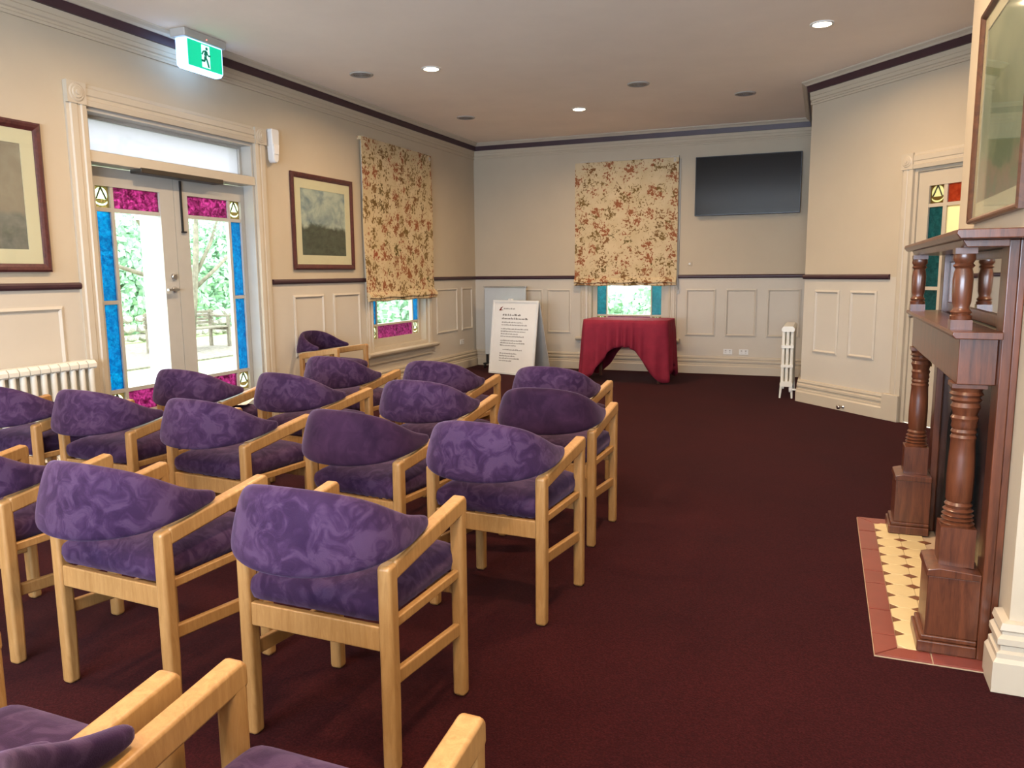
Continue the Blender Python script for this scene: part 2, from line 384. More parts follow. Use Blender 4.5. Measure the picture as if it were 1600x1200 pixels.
BASE = [(0, 0), (.046, 0), (.046, .105), (.036, .118), (.036, .135), (.024, .142), (.024, .158), (.036, .166), (.036, .186), (.022, .196), (.022, .206), (.030, .214), (.024, .236), (0, .24)]
sweep([(XL, YF), (XL, 4.085)], BASE, ['baseboard_left'], TRIM)
sweep([(XL, 6.21), (XL, YB), (XC, YB), (XC, YC), apt(1.16)], BASE, ['baseboard_window', 'baseboard_back', 'baseboard_return', 'baseboard_angled'], TRIM)
sweep([(CHX, 3.0), (CHX, CH0), (XR, CH0)], BASE, ['baseboard_chimney', 'baseboard_alcove'], TRIM)
def panel(fr, parent, s0, s1, z0, z1, w=.034, h=.016):
    bm = NB()
    o = [(s0, z0), (s1, z0), (s1, z1), (s0, z1)]; m = [(s0+w*.55, z0+w*.55), (s1-w*.55, z0+w*.55), (s1-w*.55, z1-w*.55), (s0+w*.55, z1-w*.55)]; i = [(s0+w, z0+w), (s1-w, z0+w), (s1-w, z1-w), (s0+w, z1-w)]
    A = [bm.verts.new(fr(s, 0, z)) for s, z in o]; A2 = [bm.verts.new(fr(s, h*.55, z)) for s, z in o]
    B = [bm.verts.new(fr(s, h, z)) for s, z in m]; Cc = [bm.verts.new(fr(s, .0006, z)) for s, z in i]
    for k in range(4):
        l = (k+1) % 4
        for X, Y in ((A, A2), (A2, B), (B, Cc)): bm.faces.new((X[k], X[l], Y[l], Y[k]))
    return obj('panel_moulding', bm, DADO, parent)
for s0, s1 in ((2.55, 3.2), (3.28, 3.93), (6.52, 7.04), (7.21, 7.74), (9.66, 10.32), (10.47, 10.84)): panel(LEFT, wl, s0, s1, .57, 1.20)
for s0, s1 in ((-4.86, -4.36), (-4.22, -3.90), (-3.83, -3.46), (-1.79, -1.38), (-1.25, -.84), (-.71, -.28)): panel(BACK, wb, s0, s1, .52, 1.17)
for s0, s1 in ((.165, .515), (.655, .995)): panel(ANGW, wa, s0, s1, .545, 1.205)

# ------------------------------------------------------------------ doors and windows
def casing(fr, parent, s0, s1, z1, w, m, z0=0, head=None):
    """architrave: two fluted legs, a head and corner blocks"""
    hd = head or w
    for a, sg in ((s0, -1), (s1, 1)):
        bm = NB()
        prof = [(0, 0), (0, .030), (.25, .036), (.3, .026), (.45, .026), (.5, .032), (.8, .032), (.86, .022), (1, .018), (1, 0)]
        prism(bm, [(a+sg*w*p, q) for p, q in prof], z0, z1, lambda a_, s, d: fr(s, d, a_)); obj('architrave', bm, m, parent)
    bm = NB(); prof = [(0, 0), (0, .030), (.25, .036), (.3, .026), (.45, .026), (.5, .032), (.8, .032), (.86, .022), (1, .018), (1, 0)]
    prism(bm, [(z1+hd*p, q) for p, q in prof], s0, s1, lambda a_, z, d: fr(a_, d, z)); obj('architrave_head', bm, m, parent)
    for a, sg in ((s0, -1), (s1, 1)):
        bm = NB(); lo, hi = sorted((a, a+sg*w)); box(bm, lo, hi, 0, .040, z1, z1+hd, fr)
        for r, d0, d1 in ((.42, .040, .046), (.28, .046, .052), (.12, .052, .058)):
            cx, cz = (lo+hi)/2, z1+hd/2; k = 16
            A = [bm.verts.new(fr(cx+r*w*math.cos(2*pi*i/k), d0, cz+r*w*math.sin(2*pi*i/k))) for i in range(k)]
            B = [bm.verts.new(fr(cx+r*w*.85*math.cos(2*pi*i/k), d1, cz+r*w*.85*math.sin(2*pi*i/k))) for i in range(k)]
            for i in range(k): bm.faces.new((A[i], A[(i+1) % k], B[(i+1) % k], B[i]))
            bm.faces.new(B)
        obj('rosette_block', bm, m, parent)
def pane(fr, parent, s0, s1, z0, z1, d, mat, name='pane'):
    bm = NB(); box(bm, s0, s1, d-.003, d+.003, z0, z1, fr); return obj(name, bm, mat, parent)
def motif(fr, parent, s0, s1, z0, z1, d):
    """corner pane: pale dome split by a lead chevron, a bow below, on dark glass"""
    bm = NB(); w, h = s1-s0, z1-z0; cx = (s0+s1)/2; cz = z0+h*.60; r = min(w, h)*.42
    dome = [(cx+r*math.cos(t), cz+r*math.sin(t)) for t in [math.radians(-35+250*i/18) for i in range(19)]]
    bow = [(cx+r*1.05*math.cos(t), z0+h*.36+r*.75*math.sin(t)) for t in [math.radians(200+140*i/10) for i in range(11)]] + [(cx+r*1.0*math.cos(t), z0+h*.40+r*.60*math.sin(t)) for t in [math.radians(340-140*i/10) for i in range(11)]]
    edges = []
    for loop in ([(s0, z0), (s1, z0), (s1, z1), (s0, z1)], dome, bow):
        vs = [bm.verts.new(fr(p, d, q)) for p, q in loop]
        edges += [bm.edges.new((vs[i], vs[(i+1) % len(vs)])) for i in range(len(vs))]
    bmesh.ops.triangle_fill(bm, edges=edges, use_beauty=True)
    for f in bm.faces: f.material_index = 0
    for loop in (dome, bow):
        f = bm.faces.new([bm.verts.new(fr(p, d, q)) for p, q in loop]); f.material_index = 1
    for sg in (-1, 1):
        q = [(cx-.006*sg, cz+r), (cx+.006*sg, cz+r), (cx+sg*r*.78+.006*sg, cz-r*.55), (cx+sg*r*.78-.006*sg, cz-r*.55)]
        prism(bm, q, d-.004, d+.004, lambda a, p, z: fr(p, a, z), 2)
    return obj('motif_pane', bm, [BROWNG, AMBER, LEAD], parent)
# --- french doors in the left wall
d1 = struct_empty('door_1', (XL, 5.135, 0))
casing(LEFT, d1, 4.24, 6.03, 2.62, .155, TRIM, head=.15)
bm = NB(); box(bm, 4.24, 6.03, -.20, .012, 2.235, 2.315, LEFT); obj('transom_bar', bm, TRIM, d1, .006)
for a, b in ((4.24, 4.27), (6.00, 6.03)):
    bm = NB(); box(bm, a, b, -.26, 0, 0, 2.62, LEFT); obj('jamb', bm, DOORP, d1)
bm = NB(); box(bm, 4.27, 6.0, -.26, 0, 2.592, 2.62, LEFT); obj('jamb_head', bm, DOORP, d1)
bm = NB()
for a, b, c, d in ((4.27, 4.30, 2.315, 2.592), (5.97, 6.0, 2.315, 2.592), (4.30, 5.97, 2.315, 2.34), (4.30, 5.97, 2.57, 2.592)): box(bm, a, b, -.16, -.11, c, d, LEFT)
obj('transom_frame', bm, DOORP, d1)
pane(LEFT, d1, 4.30, 5.97, 2.34, 2.57, -.135, FROST, 'transom_pane')
DP = -.13
def leaf(s0, s1, g0, g1, blue_left):
    """a leaf: stiles, rails and glazing bars with recessed panes"""
    b0, b1 = (g0, g0+.135) if blue_left else (g1-.135, g1)
    c0, c1 = (b1+.03, g1) if blue_left else (g0, b0-.03)
    zb, z1a, z1b, z2a, z2b, zt = .33, .495, .525, 1.895, 1.925, 2.085
    bm = NB()
    def B(a, b, c, d, t=.024): box(bm, a, b, DP-t, DP+t, c, d, LEFT)
    B(s0, g0, .01, 2.225); B(g1, s1, .01, 2.225); B(g0, g1, .01, zb); B(g0, g1, zt, 2.225)
    B(g0, g1, z1a, z1b, .018); B(g0, g1, z2a, z2b, .018)
    m0, m1 = (b1, c0) if blue_left else (c1, b0)
    B(m0, m1, zb, z1a, .018); B(m0, m1, z1b, z2a, .018); B(m0, m1, z2b, zt, .018); B(b0, b1, 1.19, 1.22, .016)
    lf = obj('door_leaf', bm, DOORP, d1)
    pane(LEFT, lf, b0, b1, z1b, 1.19, DP, BLUE); pane(LEFT, lf, b0, b1, 1.22, z2a, DP, BLUE)
    pane(LEFT, lf, c0, c1, z1b, z2a, DP, CLEAR); pane(LEFT, lf, c0, c1, zb, z1a, DP, PINK); pane(LEFT, lf, c0, c1, z2b, zt, DP, PINK)
    motif(LEFT, lf, b0, b1, zb, z1a, DP); motif(LEFT, lf, b0, b1, z2b, zt, DP)
    bm = NB(); box(bm, s0+.1, s1-.1, DP+.024, DP+.034, .10, .26, LEFT); obj('kick_panel', bm, DOORP, lf, .006)
    return lf
l1 = leaf(4.275, 5.132, 4.372, 4.985, True); l2 = leaf(5.138, 5.995, 5.285, 5.945, False)
bm = NB()
for i in range(1):
    lathe(bm, [(.026, 0), (.026, .012), (.018, .014)], 0, 0, 16, T=lambda x, y, z: LEFT(5.075+x, DP+.024+z, 1.29+y))
    box(bm, 4.965, 5.085, DP+.058, DP+.076, 1.282, 1.300, LEFT); box(bm, 5.066, 5.084, DP+.03, DP+.07, 1.282, 1.300, LEFT)
obj('lever_handle', bm, STEEL, l1)
bm = NB(); lathe(bm, [(.028, 0), (.028, .016), (.020, .02)], 0, 0, 16, T=lambda x, y, z: LEFT(5.078+x, DP+.024+z, 1.40+y)); obj('deadlock', bm, STEEL, l1)
bm = NB(); box(bm, 5.200, 5.212, DP+.024, DP+.040, 1.78, 2.20, LEFT); box(bm, 5.195, 5.24, DP+.024, DP+.045, 1.768, 1.782, LEFT); obj('drop_bolt', bm, BLACK, l2)
bm = NB(); box(bm, 4.70, 5.60, -.10, .018, 2.205, 2.245, LEFT); obj('closer_cover', bm, simple('dark_bronze', (.05, .04, .03), .4, .5, .3), d1, .004)
# --- window in the left wall, and the one behind the table
def sash(fr, s, parent, sideglass, dpt, bot, wide):
    s0, s1, z0, z1 = s
    bm = NB()
    for a, b, c, d in ((s0, s0+.05, z0, z1), (s1-.05, s1, z0, z1), (s0+.05, s1-.05, z1-.05, z1), (s0+.05, s1-.05, z0, z0+.05)): box(bm, a, b, -.26, 0, c, d, fr)
    obj('window_lining', bm, TRIM, parent)
    g0, g1, gz0, gz1 = s0+.115, s1-.115, z0+.15, z1-.11
    zs = [gz0, gz0+.155, gz0+.18, gz1]
    bm = NB()
    def B(a, b, c, d, t=.022): box(bm, a, b, dpt-t, dpt+t, c, d, fr)
    B(s0+.05, g0, z0+.05, z1-.05); B(g1, s1-.05, z0+.05, z1-.05); B(g0, g1, z0+.05, gz0); B(g0, g1, gz1, z1-.05)
    B(g0, g1, zs[1], zs[2], .016)
    for a in (g0+.135, g1-.155): B(a, a+.02, gz0, zs[1], .016); B(a, a+.02, zs[2], gz1, .016)
    fm = obj('sash', bm, TRIM, parent)
    for a, b, big in ((g0, g0+.135, 0), (g0+.155, g1-.155, 1), (g1-.135, g1, 0)):
        pane(fr, fm, a, b, zs[2], gz1, dpt, CLEAR if big else sideglass)
        if big: pane(fr, fm, a, b, gz0, zs[1], dpt, PINK)
        else: motif(fr, fm, a, b, gz0, zs[1], dpt)
    casing(fr, parent, s0, s1, z1, .115, TRIM, z0)
    bm = NB(); prism(bm, [(0, z0-.055), (.06, z0-.05), (.085, z0-.028), (.09, z0-.008), (.085, z0+.002), (0, z0+.006)], s0-wide, s1+wide, lambda a, d, z: fr(a, d, z)); obj('window_sill', bm, TRIM, parent)
    bm = NB(); box(bm, s0-.1, s1+.1, 0, .02, z0-.14, z0-.055, fr); obj('apron', bm, TRIM, parent)
w1 = struct_empty('window_1', (XL, 8.69, W1[2])); sash(LEFT, W1, w1, BLUE, -.10, 0, .18)
w2 = struct_empty('window_2', (-2.615, YB, W2[2])); sash(BACK, W2, w2, TEAL, -.10, 0, .17)
# --- bay window behind the camera (lets the daylight in)
w3 = struct_empty('window_3', (-1.3, YF, W3[2]))
bm = NB()
for a, b, c, d in ((W3[0], W3[0]+.07, W3[2], W3[3]), (W3[1]-.07, W3[1], W3[2], W3[3]), (W3[0]+.07, W3[1]-.07, W3[3]-.07, W3[3]), (W3[0]+.07, W3[1]-.07, W3[2], W3[2]+.07)): box(bm, a, b, -.2, 0, c, d, REAR)
for k in (1, 2): a = W3[0]+(W3[1]-W3[0])*k/3; box(bm, a-.03, a+.03, -.16, -.06, W3[2]+.07, W3[3]-.07, REAR)
obj('window_frame', bm, TRIM, w3)
# --- glazed door in the angled wall
d2 = struct_empty('door_2', (*apt(1.79), 0))
casing(ANGW, d2, 1.345, 2.23, 2.29, .125, TRIM, head=.14)
bm = NB(); box(bm, 1.155, 1.345, 0, .05, 0, .25, ANGW); obj('plinth_block', bm, TRIM, d2, .006)
for a, b in ((1.345, 1.375), (2.20, 2.23)):
    bm = NB(); box(bm, a, b, -.18, 0, 0, 2.29, ANGW); obj('jamb', bm, TRIM, d2)
bm = NB(); box(bm, 1.375, 2.20, -.18, 0, 2.262, 2.29, ANGW); obj('jamb_head', bm, TRIM, d2)
g = [1.49, 1.635, 1.672, 1.905, 1.942, 2.087]; dz = [.55, .70, .73, 1.225, 1.255, 1.945, 1.975, 2.13]; dd = -.035
bm = NB()
def B2(a, b, c, d, t=.02): box(bm, a, b, dd-t, dd+t, c, d, ANGW)
B2(1.378, g[0], .01, 2.26); B2(g[5], 2.197, .01, 2.26); B2(g[0], g[5], .01, dz[0]); B2(g[0], g[5], dz[7], 2.26)
for a, b in ((g[1], g[2]), (g[3], g[4])): B2(a, b, dz[0], dz[7], .016)
for a, b in ((g[0], g[1]), (g[4], g[5])):
    B2(a, b, dz[1], dz[2], .015); B2(a, b, dz[3], dz[4], .015); B2(a, b, dz[5], dz[6], .015)
B2(g[2], g[3], dz[1], dz[2], .015); B2(g[2], g[3], dz[5], dz[6], .015)
lf = obj('door_leaf', bm, TRIM, d2)
for a, b in ((g[0], g[1]), (g[4], g[5])):
    motif(ANGW, lf, a, b, dz[6], dz[7], dd); motif(ANGW, lf, a, b, dz[0], dz[1], dd)
    pane(ANGW, lf, a, b, dz[4], dz[5], dd, TEAL); pane(ANGW, lf, a, b, dz[2], dz[3], dd, TEAL)
pane(ANGW, lf, g[2], g[3], dz[6], dz[7], dd, REDG); pane(ANGW, lf, g[2], g[3], dz[0], dz[1], dd, REDG); pane(ANGW, lf, g[2], g[3], dz[2], dz[5], dd, CREAMG)
bm = NB(); lathe(bm, [(.026, 0), (.026, .01), (.012, .02), (.012, .035), (.026, .045), (.028, .06), (.015, .07)], 0, 0, 16, T=lambda x, y, z: ANGW(1.43+x, dd+.02+z, 1.0+y)); obj('door_knob', bm, STEEL, lf)

# ------------------------------------------------------------------ beyond the doors: hall behind the angled door, garden outside
bm = NB(); fr = ANGW
for q in ([(.9, -2.2), (2.9, -2.2)],):
    box(bm, .6, 3.2, -2.3, -2.2, 0, 2.8, fr); box(bm, .5, .6, -2.3, -.18, 0, 2.8, fr); box(bm, 3.2, 3.3, -2.3, -.18, 0, 2.8, fr); box(bm, .5, 3.3, -2.3, -.18, 2.8, 2.86, fr); box(bm, .5, 3.3, -2.3, -.18, -.06, 0, fr)
obj('wall_hall', bm, WALL, kind='structure')
hl = fr(1.8, -1.2, 2.7); area('hall_ceiling_lamp', hl, (0, 0, 0), .5, .5, 42, (1, .88, .66))
# ------------------------------------------------------------------ chairs
ARM_R, ARM_F = .615, .690
def arm_z(y): return ARM_R + (ARM_F-ARM_R)*(y+.24)/.48
def chair_root(label):
    return thing('armchair', label, 'chair', (0, 0, 0), 'beech armchairs set out in rows')
def make_chair(label):
    t = chair_root(label)
    XT = lambda a, p, q: Vector((a, p, q))
    for sx in (-1, 1):
        a0, a1 = sorted((sx*.225, sx*.270))
        bm = NB(); prism(bm, [(-.240, 0), (-.197, 0), (-.192, .20), (-.192, arm_z(-.192)-.004), (-.240, arm_z(-.24)-.004)], a0, a1, XT); obj('leg', bm, BEECH, t, .013, 3)
        bm = NB(); prism(bm, [(.196, 0), (.238, 0), (.240, arm_z(.24)-.035), (.192, arm_z(.192)-.035)], a0, a1, XT); obj('leg', bm, BEECH, t, .013, 3)
        bm = NB(); prism(bm, [(-.205, arm_z(-.205)-.058), (.2405, arm_z(.242)-.058), (.2405, arm_z(.242)-.016), (.228, arm_z(.23)), (-.205, arm_z(-.205))], a0-.0005, a1+.0005, XT); obj('armrest', bm, BEECH, t, .012, 3)
        b0, b1 = sorted((sx*.236, sx*.258))
        bm = NB(); prism(bm, [(-.197, .245), (-.197, .292), (.197, .262), (.197, .215)], b0, b1, XT); obj('stretcher', bm, BEECH, t, .007, 2)
        bm = NB(); box(bm, b0, b1, -.195, .195, .416, .446); obj('seat_rail', bm, BEECH, t, .005, 2)
    bm = NB(); box(bm, -.226, .226, -.232, -.210, .358, .432); obj('seat_rail', bm, BEECH, t, .005, 2)
    bm = NB(); box(bm, -.226, .226, .205, .227, .355, .42); obj('seat_rail', bm, BEECH, t, .005, 2)
    # seat cushion: crowned top, rounded edges
    bm = NB(); nx, ny = 10, 10
    def cushion(u, v, top):
        ex = 1-(1-abs(u))**1; s = .5
        x = .232*math.copysign(abs(u)**.9, u); y = .012 + .242*math.copysign(abs(v)**.9, v)
        e = max(abs(u), abs(v)); 
        return Vector((x, y, (.535 + .022*(1-u*u)*(1-v*v) - .022*e**8) if top else .420))
    G = [[bm.verts.new(cushion(-1+2*i/nx, -1+2*j/ny, True)) for j in range(ny+1)] for i in range(nx+1)]
    for i in range(nx):
        for j in range(ny): bm.faces.new((G[i][j], G[i+1][j], G[i+1][j+1], G[i][j+1]))
    rim = [G[i][0] for i in range(nx)] + [G[nx][j] for j in range(ny)] + [G[i][ny] for i in range(nx, 0, -1)] + [G[0][j] for j in range(ny, 0, -1)]
    mid = [bm.verts.new(Vector((v.co.x*1.03, .012+(v.co.y-.012)*1.03, .478))) for v in rim]; low = [bm.verts.new(Vector((v.co.x*1.0, .012+(v.co.y-.012)*1.0, .408))) for v in rim]
    k = len(rim)
    for i in range(k):
        l = (i+1) % k
        bm.faces.new((rim[i], rim[l], mid[l], mid[i])); bm.faces.new((mid[i], mid[l], low[l], low[i]))
    bm.faces.new(low)
    obj('seat', bm, VELVET, t, smooth=True, subsurf=1)
    # wrap-around upholstered back
    ctrl = [(.250, .0, .656, .692), (.252, -.055, .650, .704), (.253, -.115, .642, .726), (.247, -.175, .634, .758), (.226, -.235, .622, .790), (.185, -.285, .612, .812), (.125, -.322, .605, .826), (.06, -.338, .600, .832), (0, -.342, .599, .833)]
    full = ctrl + [(-x, y, a, b) for x, y, a, b in ctrl[-2::-1]]
    # densify by Catmull-Rom
    pts = []
    n = len(full)
    for i in range(n-1):
        p0, p1, p2, p3 = full[max(i-1, 0)], full[i], full[i+1], full[min(i+2, n-1)]
        for s in (0, .5):
            pts.append(tuple(.5*((2*b)+(c-a)*s+(2*a-5*b+4*c-d)*s*s+(3*b-a-3*c+d)*s**3) for a, b, c, d in zip(p0, p1, p2, p3)))
    pts.append(full[-1])
    bm = NB(); rings = []; m = len(pts); ns = 14
    for i, (x, y, lo, hi) in enumerate(pts):
        q = pts[min(i+1, m-1)]; r = pts[max(i-1, 0)]
        tx, ty = q[0]-r[0], q[1]-r[1]; L = math.hypot(tx, ty); nx_, ny_ = ty/L, -tx/L      # outward
        e = min(i, m-1-i)/((m-1)/2); th = .017 + .008*min(1, e*3)
        ef = 1.0 if 0 < i < m-1 else .72
        lean = .030*math.sin(pi*e/2)
        ring = []
        for k in range(ns):
            a = 2*pi*k/ns; ca, sa = math.cos(a), math.sin(a)
            pc = math.copysign(abs(ca)**.7, ca)*th*ef; ps = math.copysign(abs(sa)**.62, sa)
            z = (lo+hi)/2 + ps*(hi-lo)/2*ef
            off = pc + lean*(ps)
            ring.append(bm.verts.new((x+nx_*off, y+ny_*off, z)))
        rings.append(ring)
    for A, Bq in zip(rings, rings[1:]):
        for k in range(ns): bm.faces.new((A[k], A[(k+1) % ns], Bq[(k+1) % ns], Bq[k]))
    bm.faces.new(rings[0][::-1]); bm.faces.new(rings[-1])
    obj('backrest', bm, VELVET, t, smooth=True, subsurf=1)
    return t
CHAIRS = [  # x, y, heading (degrees, + turns left), label
    (-.757, .845, -1, 'beech armchair nearest the camera, mostly cut off at the bottom edge'),
    (-1.335, .775, -1, 'beech armchair at the bottom left corner, its seat cushion cut by the picture edge'),
    (-1.327, 1.985, -1, 'purple armchair at the aisle end of the nearest full row, whole back in view'),
    (-2.128, 1.99, -3, 'purple armchair second from the aisle in the nearest full row'),
    (-2.94, 2.03, 0, 'armchair cut by the left picture edge in the nearest full row'),
    (-1.232, 3.015, -3, 'aisle end armchair of the second full row, boldly patterned back'),
    (-1.875, 3.06, -7, 'second from the aisle in the second full row, plain dark plum back'),
    (-2.735, 3.09, -5, 'third from the aisle in the second full row, bluish patterned back'),
    (-3.535, 3.13, -1, 'fourth from the aisle in the second full row, back beside the cast radiator'),
    (-4.19, 3.10, -1, 'farthest left armchair of the second full row, against the cast radiator'),
    (-1.31, 3.945, 0, 'aisle end armchair of the third full row, dark plum back'),
    (-2.06, 4.0, -2, 'second from the aisle in the third full row, rounded purple back'),
    (-2.955, 4.03, -8, 'third from the aisle in the third full row, violet back beside the French doors'),
    (-3.72, 3.98, -3, 'blue lit armchair in front of the French doors with papers on its seat'),
    (-1.57, 4.81, -3, 'aisle end armchair of the farthest row, nearest the red clothed table'),
    (-2.41, 4.87, -3, 'middle armchair of the farthest row, in front of the easel sign'),
    (-3.26, 4.92, -4, 'left end armchair of the farthest row, grey violet back below the framed landscape'),
    (-4.665, 6.71, -92, 'armchair set sideways against the left wall under the framed landscape'),
]
proto = None
for x, y, a, lab in CHAIRS:
    if proto is None: proto = make_chair(lab); c = proto; src = [(0, 0)]
    else: c = copy_tree(proto); c['label'] = lab
    c.location = (x, y, 0); c.rotation_euler = (0, 0, math.radians(a))
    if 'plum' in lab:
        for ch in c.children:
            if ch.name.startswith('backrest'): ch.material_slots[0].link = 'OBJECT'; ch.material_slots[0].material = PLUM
# papers on the seat of the chair in front of the french doors
def paper(x, y, z, w, d, rot, label, name='paper_sheets'):
    bm = NB(); c, s = math.cos(rot), math.sin(rot)
    T = lambda u, v, q: Vector((x+u*c-v*s, y+u*s+v*c, z+q))
    for k in range(3): box(bm, -w/2+.006*k, w/2+.004*k, -d/2-.005*k, d/2-.003*k, .002*k, .002*k+.0015, T)
    return tag(obj(name, bm, PAPER), label, 'papers')
paper(-3.66, 4.09, .5605, .21, .30, .5, 'loose white papers lying on the seat of the blue lit armchair')

# ------------------------------------------------------------------ mantelpiece, mirror and hearth
fm = thing('mantelpiece', 'dark polished wooden mantelpiece with turned columns, open shelf and mirror, on the right wall', 'mantelpiece', (CHX, 3.86, 0))
MY0, MY1 = 3.06, 4.66
def colprof(z0, z1, r):
    h = z1-z0; f = [(0, 1.0), (.015, 1.05), (.03, .8), (.045, 1.0), (.06, .78), (.075, .98), (.09, .76), (.11, .94), (.125, .74), (.15, .86), (.17, .72), (.19, .82), (.36, .84), (.50, .80), (.62, .74), (.64, .80), (.66, .70), (.68, .78), (.70, .70), (.72, .80), (.75, .74), (.78, .84), (.80, .72), (.83, .78), (.86, .90), (.89, .78), (.91, .95), (.93, .80), (.95, 1.02), (.97, .9), (1, 1.0)]
    return [(r*b, z0+h*a) for a, b in f]
def smallprof(z0, z1, r):
    h = z1-z0; f = [(0, .95), (.06, 1), (.08, .80), (.12, .98), (.16, .76), (.2, .72), (.27, .84), (.45, .90), (.62, .92), (.72, .84), (.78, .74), (.82, .98), (.86, .78), (.92, 1.02), (1, .95)]
    return [(r*b, z0+h*a) for a, b in f]
for y0, y1 in ((MY0, MY0+.20), (MY1-.20, MY1)):
    yc = (y0+y1)/2
    bm = NB(); box(bm, .372, .565, y0-.012, y1+.012, .010, .055); box(bm, .382, .565, y0-.006, y1+.006, .055, .075); obj('plinth_base', bm, MAHOG, fm, .006)
    bm = NB(); box(bm, .396, .565, y0, y1, .075, .30); obj('plinth', bm, MAHOG, fm, .003)
    bm = NB(); prism(bm, [(.388, .30), (.565, .30), (.565, .325), (.43, .335), (.392, .325)], y0-.008, y1+.008, lambda a, x, z: Vector((x, a, z))); obj('plinth_cap', bm, MAHOG, fm, .004)
    bm = NB(); box(bm, .432, .545, yc-.058, yc+.058, .33, .475); lathe(bm, colprof(.475, .985, .054), .49, yc, 20); box(bm, .436, .545, yc-.056, yc+.056, .985, 1.0); obj('column', bm, MAHOG, fm, smooth=40)
    bm = NB(); lathe(bm, smallprof(1.225, 1.455, .036), .452, yc-.01, 18); box(bm, .418, .486, yc-.044, yc+.024, 1.19, 1.225); box(bm, .418, .486, yc-.044, yc+.024, 1.455, 1.475); obj('upper_column', bm, MAHOG, fm, smooth=40)
for y0, y1 in ((MY0-.012, MY0+.10), (MY1-.10, MY1+.012)):
    bm = NB(); box(bm, .565, .598, y0, y1, .010, 1.50); box(bm, .598, CHX-.001, y0+.004, y1-.004, .010, 1.50); obj('jamb_board', bm, MAHOG, fm, .004)
bm = NB(); box(bm, .446, .565, MY0+.03, MY1-.03, 1.0, 1.165); obj('frieze', bm, MAHOG, fm, .004)
bm = NB(); prism(bm, [(.424, 1.165), (.565, 1.165), (.565, 1.19), (.416, 1.19), (.412, 1.178)], MY0-.04, MY1+.01, lambda a, x, z: Vector((x, a, z))); obj('lower_shelf', bm, MAHOG, fm, .003)
bm = NB(); prism(bm, [(.44, 1.475), (.565, 1.475), (.565, 1.50), (.425, 1.50)], MY0-.03, MY1+.03, lambda a, x, z: Vector((x, a, z))); obj('cornice_moulding', bm, MAHOG, fm, .003)
bm = NB(); prism(bm, [(.405, 1.50), (CHX-.001, 1.50), (CHX-.001, 1.532), (.396, 1.532), (.392, 1.517)], MY0-.13, MY1+.10, lambda a, x, z: Vector((x, a, z))); obj('upper_shelf', bm, MAHOG, fm, .004)
bm = NB()
for a, b, c, d in ((MY0+.10, MY1-.10, 1.19, 1.235), (MY0+.10, MY1-.10, 1.44, 1.475), (MY0+.10, MY0+.15, 1.235, 1.44), (MY1-.15, MY1-.10, 1.235, 1.44)): box(bm, .588, CHX-.001, a, b, c, d)
obj('mirror_frame', bm, MAHOG, fm, .003)
bm = NB(); box(bm, .602, CHX-.002, MY0+.15, MY1-.15, 1.235, 1.44); obj('mirror', bm, MIRROR, fm)
bm = NB(); box(bm, .600, CHX-.001, MY0+.10, MY1-.10, .012, 1.165); obj('insert_plate', bm, IRON, fm)
bm = NB(); prism(bm, [(3.5, .012), (4.22, .012), (4.22, .62)] + [(3.86+.36*math.cos(t), .62+.2*math.sin(t)) for t in [pi*k/12 for k in range(1, 12)]] + [(3.5, .62)], .585, .600, lambda a, y, z: Vector((a, y, z))); obj('fire_opening_shade', bm, simple('hollow_shade_black', (.008, .008, .008), .9, .1), fm)  # solid slab, no recess: the shade of the fire hollow is its black colour
# hearth
HX0, HX1, HY0, HY1 = .228, CHX, 2.97, 4.70
ht = thing('hearth', 'tiled hearth of cream octagons and brown dots with a red tile border below the mantelpiece', 'hearth', ((HX0+HX1)/2, (HY0+HY1)/2, 0))
bm = NB(); box(bm, HX0, HX1, HY0, HY1, .001, .005); obj('tile_bed', bm, GROUT, ht)
def tile(name, poly, m, z1=.010):
    bm = NB(); cx = sum(p[0] for p in poly)/len(poly); cy = sum(p[1] for p in poly)/len(poly)
    A = [bm.verts.new((x, y, .004)) for x, y in poly]; Bv = [bm.verts.new((x, y, z1-.0015)) for x, y in poly]; Cv = [bm.verts.new((x+(cx-x)*.03, y+(cy-y)*.03, z1)) for x, y in poly]
    n = len(poly)
    for P, Q in ((A, Bv), (Bv, Cv)):
        for i in range(n): bm.faces.new((P[i], P[(i+1) % n], Q[(i+1) % n], Q[i]))
    bm.faces.new(Cv); return obj(name, bm, m, ht)
bw, gj = .085, .002
ys = [HY0, 3.155, 3.395, 3.692, 3.846, 4.15, 4.45, HY1]
for i, (a, b) in enumerate(zip(ys, ys[1:])):
    ia = a+bw if i == 0 else a+gj; ib = b-bw if i == len(ys)-2 else b-gj
    tile('border_tile', [(HX0+gj, a+gj), (HX0+bw-gj, ia+gj), (HX0+bw-gj, ib-gj), (HX0+gj, b-gj)], REDT)
for y, yi in ((HY0, HY0+bw), (HY1, HY1-bw)):
    xs = [HX0, .42, HX1]
    for i, (a, b) in enumerate(zip(xs, xs[1:])):
        a2 = a+bw if i == 0 else a+gj
        s = 1 if yi > y else -1
        tile('border_tile', [(a+gj*3 if i == 0 else a+gj, y+gj*s), (b-gj, y+gj*s), (b-gj, yi-gj*s), (a2+gj, yi-gj*s)], REDT)
ox, oy = HX0+bw, HY0+bw; pitx = .112; npy = 12; pity = (HY1-HY0-2*bw)/npy; cut = .034
for i in range(3):
    for j in range(npy):
        x0, y0 = ox+i*pitx, oy+j*pity; x1, y1 = min(x0+pitx, HX1), y0+pity; e = .0012
        if x1-x0 < .09: continue
        c = cut
        tile('octagon_tile', [(x0+c, y0+e), (x1-c, y0+e), (x1-e, y0+c*.8), (x1-e, y1-c*.8), (x1-c, y1-e), (x0+c, y1-e), (x0+e, y1-c*.8), (x0+e, y0+c*.8)], CREAMT)
